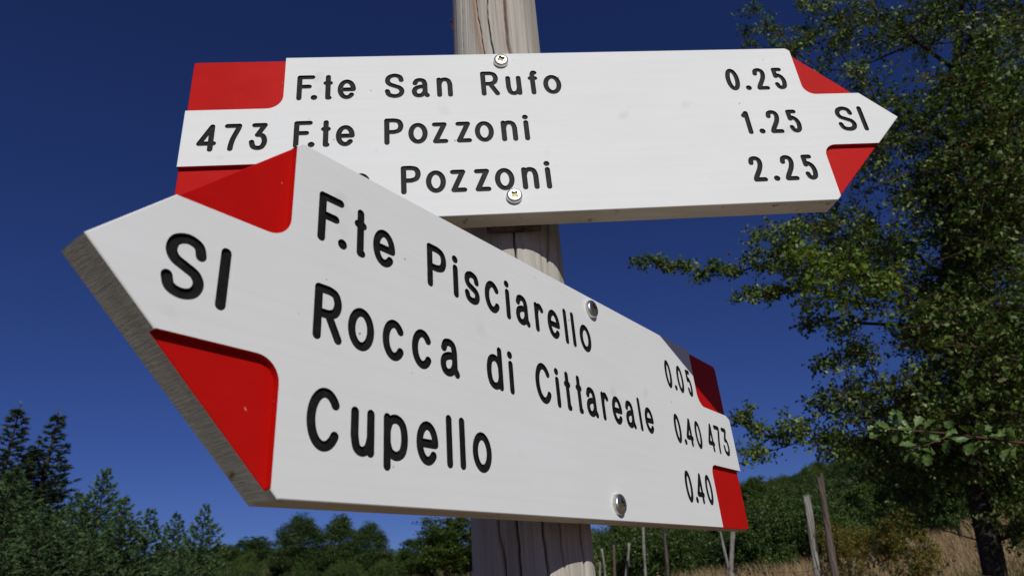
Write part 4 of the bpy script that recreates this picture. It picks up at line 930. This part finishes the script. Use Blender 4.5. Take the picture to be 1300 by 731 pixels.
# ------------------------------------------------------------------ fence stakes and wires
GS = 'stakes of the wire fence'
def stake(xt, yt, xb, r, rad_, mat, label, knots=0, seed=0, split=False):
    top = at(xt, yt, r); d_ = ray(xb, 731); k = r / math.hypot(d_.x, d_.y); low = Vector((d_.x * k, d_.y * k, CAMZ + d_.z * k))
    dirv = (low - top).normalized(); gz_ = float(ground_z(low.x, low.y)) - .1
    ln = (top.z - gz_) / max(-dirv.z, .2); n = 16; q = random.Random(seed)
    root = tag(empty('fence_stake', tuple(top + dirv * ln)), label, 'fence post', GS)
    V = []; S_ = 9
    ph_ = [q.uniform(0, 6.28) for _ in range(4)]
    for i in range(n + 1):
        f = i / n; c = dirv * (ln * (f - 1)) ; c = c + Vector((math.sin(f * 7 + ph_[0]) * rad_ * .35, math.cos(f * 5 + ph_[1]) * rad_ * .3, 0))
        rr_ = rad_ * (.8 + .2 * f) * (1 + .12 * math.sin(f * 13 + ph_[2]) + .06 * math.sin(f * 31 + ph_[3]))
        for s in range(S_):
            a = s * 2 * math.pi / S_; k2 = 1 + .13 * math.sin(3 * a + ph_[0] + f * 2)
            V.append((c.x + rr_ * k2 * math.cos(a), c.y + rr_ * k2 * math.sin(a), c.z + (q.uniform(0, rad_ * 1.3) if i == 0 else 0)))
    F = [(i * S_ + s, (i + 1) * S_ + s, (i + 1) * S_ + (s + 1) % S_, i * S_ + (s + 1) % S_) for i in range(n) for s in range(S_)]
    V.append((V[0][0], V[0][1], V[0][2] - rad_ * .2)); c_ = dirv * (-ln); V[-1] = (c_.x, c_.y, c_.z - rad_ * .1)
    F += [(len(V) - 1, s, (s + 1) % S_) for s in range(S_)]
    me = from_py('stake', V, F, [mat]); me.polygons.foreach_set('use_smooth', [True] * len(F)); link('stake', me, root)
    if knots:
        for _ in range(knots):
            B = []; BF = []
            f = q.uniform(.08, .75); a = math.atan2(-top.y, -top.x) + q.uniform(-1.1, 1.1); c = dirv * (ln * (f - 1)); rr_ = rad_ * 1.02; k0 = len(B)
            for (da, dz, ex) in ((-.5, -.5, .9), (.5, -.5, 1.15), (.55, .5, 1.2), (-.5, .5, 1.0)): B.append((c.x + rr_ * ex * math.cos(a + da), c.y + rr_ * ex * math.sin(a + da), c.z + dz * q.uniform(.07, .16)))
            B += [(c.x * .04 + p[0] * .96, c.y * .04 + p[1] * .96, p[2]) for p in B[:4]]
            BF += [(0, 1, 2, 3), (7, 6, 5, 4), (0, 4, 5, 1), (1, 5, 6, 2), (2, 6, 7, 3), (3, 7, 4, 0)]
            link('loose_bark', from_py('loose_bark', B, BF, [BARK]), root)
    return root
stake(761, 714, 761, 17, .030, STAKE, 'shortest pale stake, touching the right side of the post', seed=1)
stake(764, 697, 768, 16, .030, STAKE, 'pale crooked short stake, second right of the post', seed=2)
stake(778, 693, 781, 15, .034, STAKED, 'short reddish-brown stake between two pale ones', seed=3)
stake(798, 690, 795.5, 14.5, .034, STAKE, 'pale stake leaning slightly left, left of the tall thin one', seed=4)
stake(817, 665, 819, 13.5, .030, STAKE, 'tall thin straight whitish stake', seed=5)
stake(844, 672, 847, 13, .036, STAKED, 'straight dark grey stake right of the tall whitish one', seed=6)
stake(911, 662, 928, 12, .024, STAKE, 'thin pale stick leaning against the thick stake under the sign tail', seed=7)
stake(929, 664, 929, 12, .048, STAKE, 'thick pale stake under the red tail of the lower sign', seed=8)
stake(1024, 632, 1039, 4.8, .025, STAKE, 'weathered split grey stake with dark bark patches', knots=7, seed=9)
stake(1042, 607, 1061, 4.4, .0225, STAKED, 'tall dark leaning stake right of the weathered grey one', seed=10)
def wire(pts, label):
    P = [at(*p) for p in pts]; A = []
    for a, b in zip(P[:-1], P[1:]):
        for k in range(10):
            f = k / 10; p = a.lerp(b, f); p.z -= .05 * math.sin(math.pi * f) * min(1, (b - a).length / 3); A.append(tuple(p))
    A.append(tuple(P[-1])); A = np.array(A); V, F = tubes(A[:-1], A[1:], np.full(len(A) - 1, .0013), np.full(len(A) - 1, .0013), 4)
    tag(link('fence_wire', mesh_np('fence_wire', V, F, WIRE)), label, 'wire', 'wires of the fence')
wire([(764, 703, 16), (798, 694, 14.5), (817, 679, 13.5), (844, 681, 13), (929, 684, 12), (1024, 690, 4.8), (1042, 672, 4.4)], 'upper thin fence wire strung between the stakes')
wire([(764, 716, 16), (798, 712, 14.5), (817, 711, 13.5), (844, 713, 13), (929, 716, 12), (1024, 725, 4.8), (1042, 716, 4.4)], 'lower thin fence wire strung between the stakes')

# ------------------------------------------------------------------ grass
def blades(n, r0, r1, az0, az1, h0, h1, mat, name, label, seed, wd=.006, bend=.5, seedheads=0, rp=1.0):
    rng = np.random.default_rng(seed)
    az = np.radians(rng.uniform(az0, az1, n)); r = r0 + (r1 - r0) * rng.uniform(0, 1, n) ** rp
    x = r * np.sin(az); y = r * np.cos(az); z = ground_z(x, y)
    h = rng.uniform(h0, h1, n) * (1 - .35 * (np.sin(x * 1.7) * np.sin(y * 1.3) > .2)); d = rng.uniform(0, 2 * np.pi, n); b = h * bend * rng.uniform(.1, 1, n)
    t = np.array([0, .35, .7, 1.0]); wv = np.array([1, .85, .55, .08])
    c = np.stack([x[:, None] + np.cos(d)[:, None] * b[:, None] * t ** 2.2, y[:, None] + np.sin(d)[:, None] * b[:, None] * t ** 2.2, z[:, None] - .02 + h[:, None] * t * (1 - .15 * t)], -1)
    s = np.stack([np.cos(az), -np.sin(az), np.zeros(n)], 1) + rng.normal(size=(n, 3)) * .5; s /= np.linalg.norm(s, axis=1)[:, None]
    wdt = wd * rng.uniform(.6, 1.5, n)
    A = c - s[:, None] * (wdt[:, None] * wv)[..., None] / 2; B = c + s[:, None] * (wdt[:, None] * wv)[..., None] / 2
    V = np.stack([A, B], 2).reshape(-1, 3); base = (np.arange(n) * 8)[:, None]
    F = np.concatenate([base + np.array([[2 * k, 2 * k + 1, 2 * k + 3, 2 * k + 2]]) for k in range(3)])
    tint = np.repeat(rng.uniform(0, 1, n), 8)
    if seedheads:
        tip = c[:seedheads, 3]; dv = c[:seedheads, 3] - c[:seedheads, 2]
        k = 14; P = np.repeat(tip, k, 0) - np.repeat(dv, k, 0) * rng.uniform(0, .8, (seedheads * k, 1)); D = np.repeat(dv / np.linalg.norm(dv, axis=1)[:, None], k, 0) + rng.normal(size=(seedheads * k, 3)) * .25
        SV, SF, st = scatter(SLEAF * np.array([.6, 1, 1]), SLEAFF, P, frame_from_dir(D, rng), rng.uniform(.025, .05, len(P)), rng.uniform(.5, .9, len(P)))
        me = mesh_np(name, np.concatenate([V, SV]), [F, SF + len(V)], mat, tint=np.concatenate([tint, st]))
    else: me = mesh_np(name, V, F, mat, tint=tint)
    return tag(link(name, me), label, 'grass', kind='stuff')
blades(46000, 7, 24, 2, 48, .28, .6, STRAW, 'dry_grass', 'tall straw-coloured dry grass below the stakes', 1, .010)
blades(14000, 4.5, 11, 14, 48, .25, .6, GREENG, 'green_undergrowth', 'dark green weeds and low growth around the trunk foot', 2, .016)
blades(90, 5.2, 7.5, 16, 25, .95, 1.35, STRAW, 'seeding_grass', 'tall pale grass stalks with seed heads near the sign tail', 3, .006, .75, 90)
blades(20000, .8, 8, -60, 60, .08, .25, STRAW, 'short_grass', 'short dry meadow grass round the foot of the post', 4, .007)
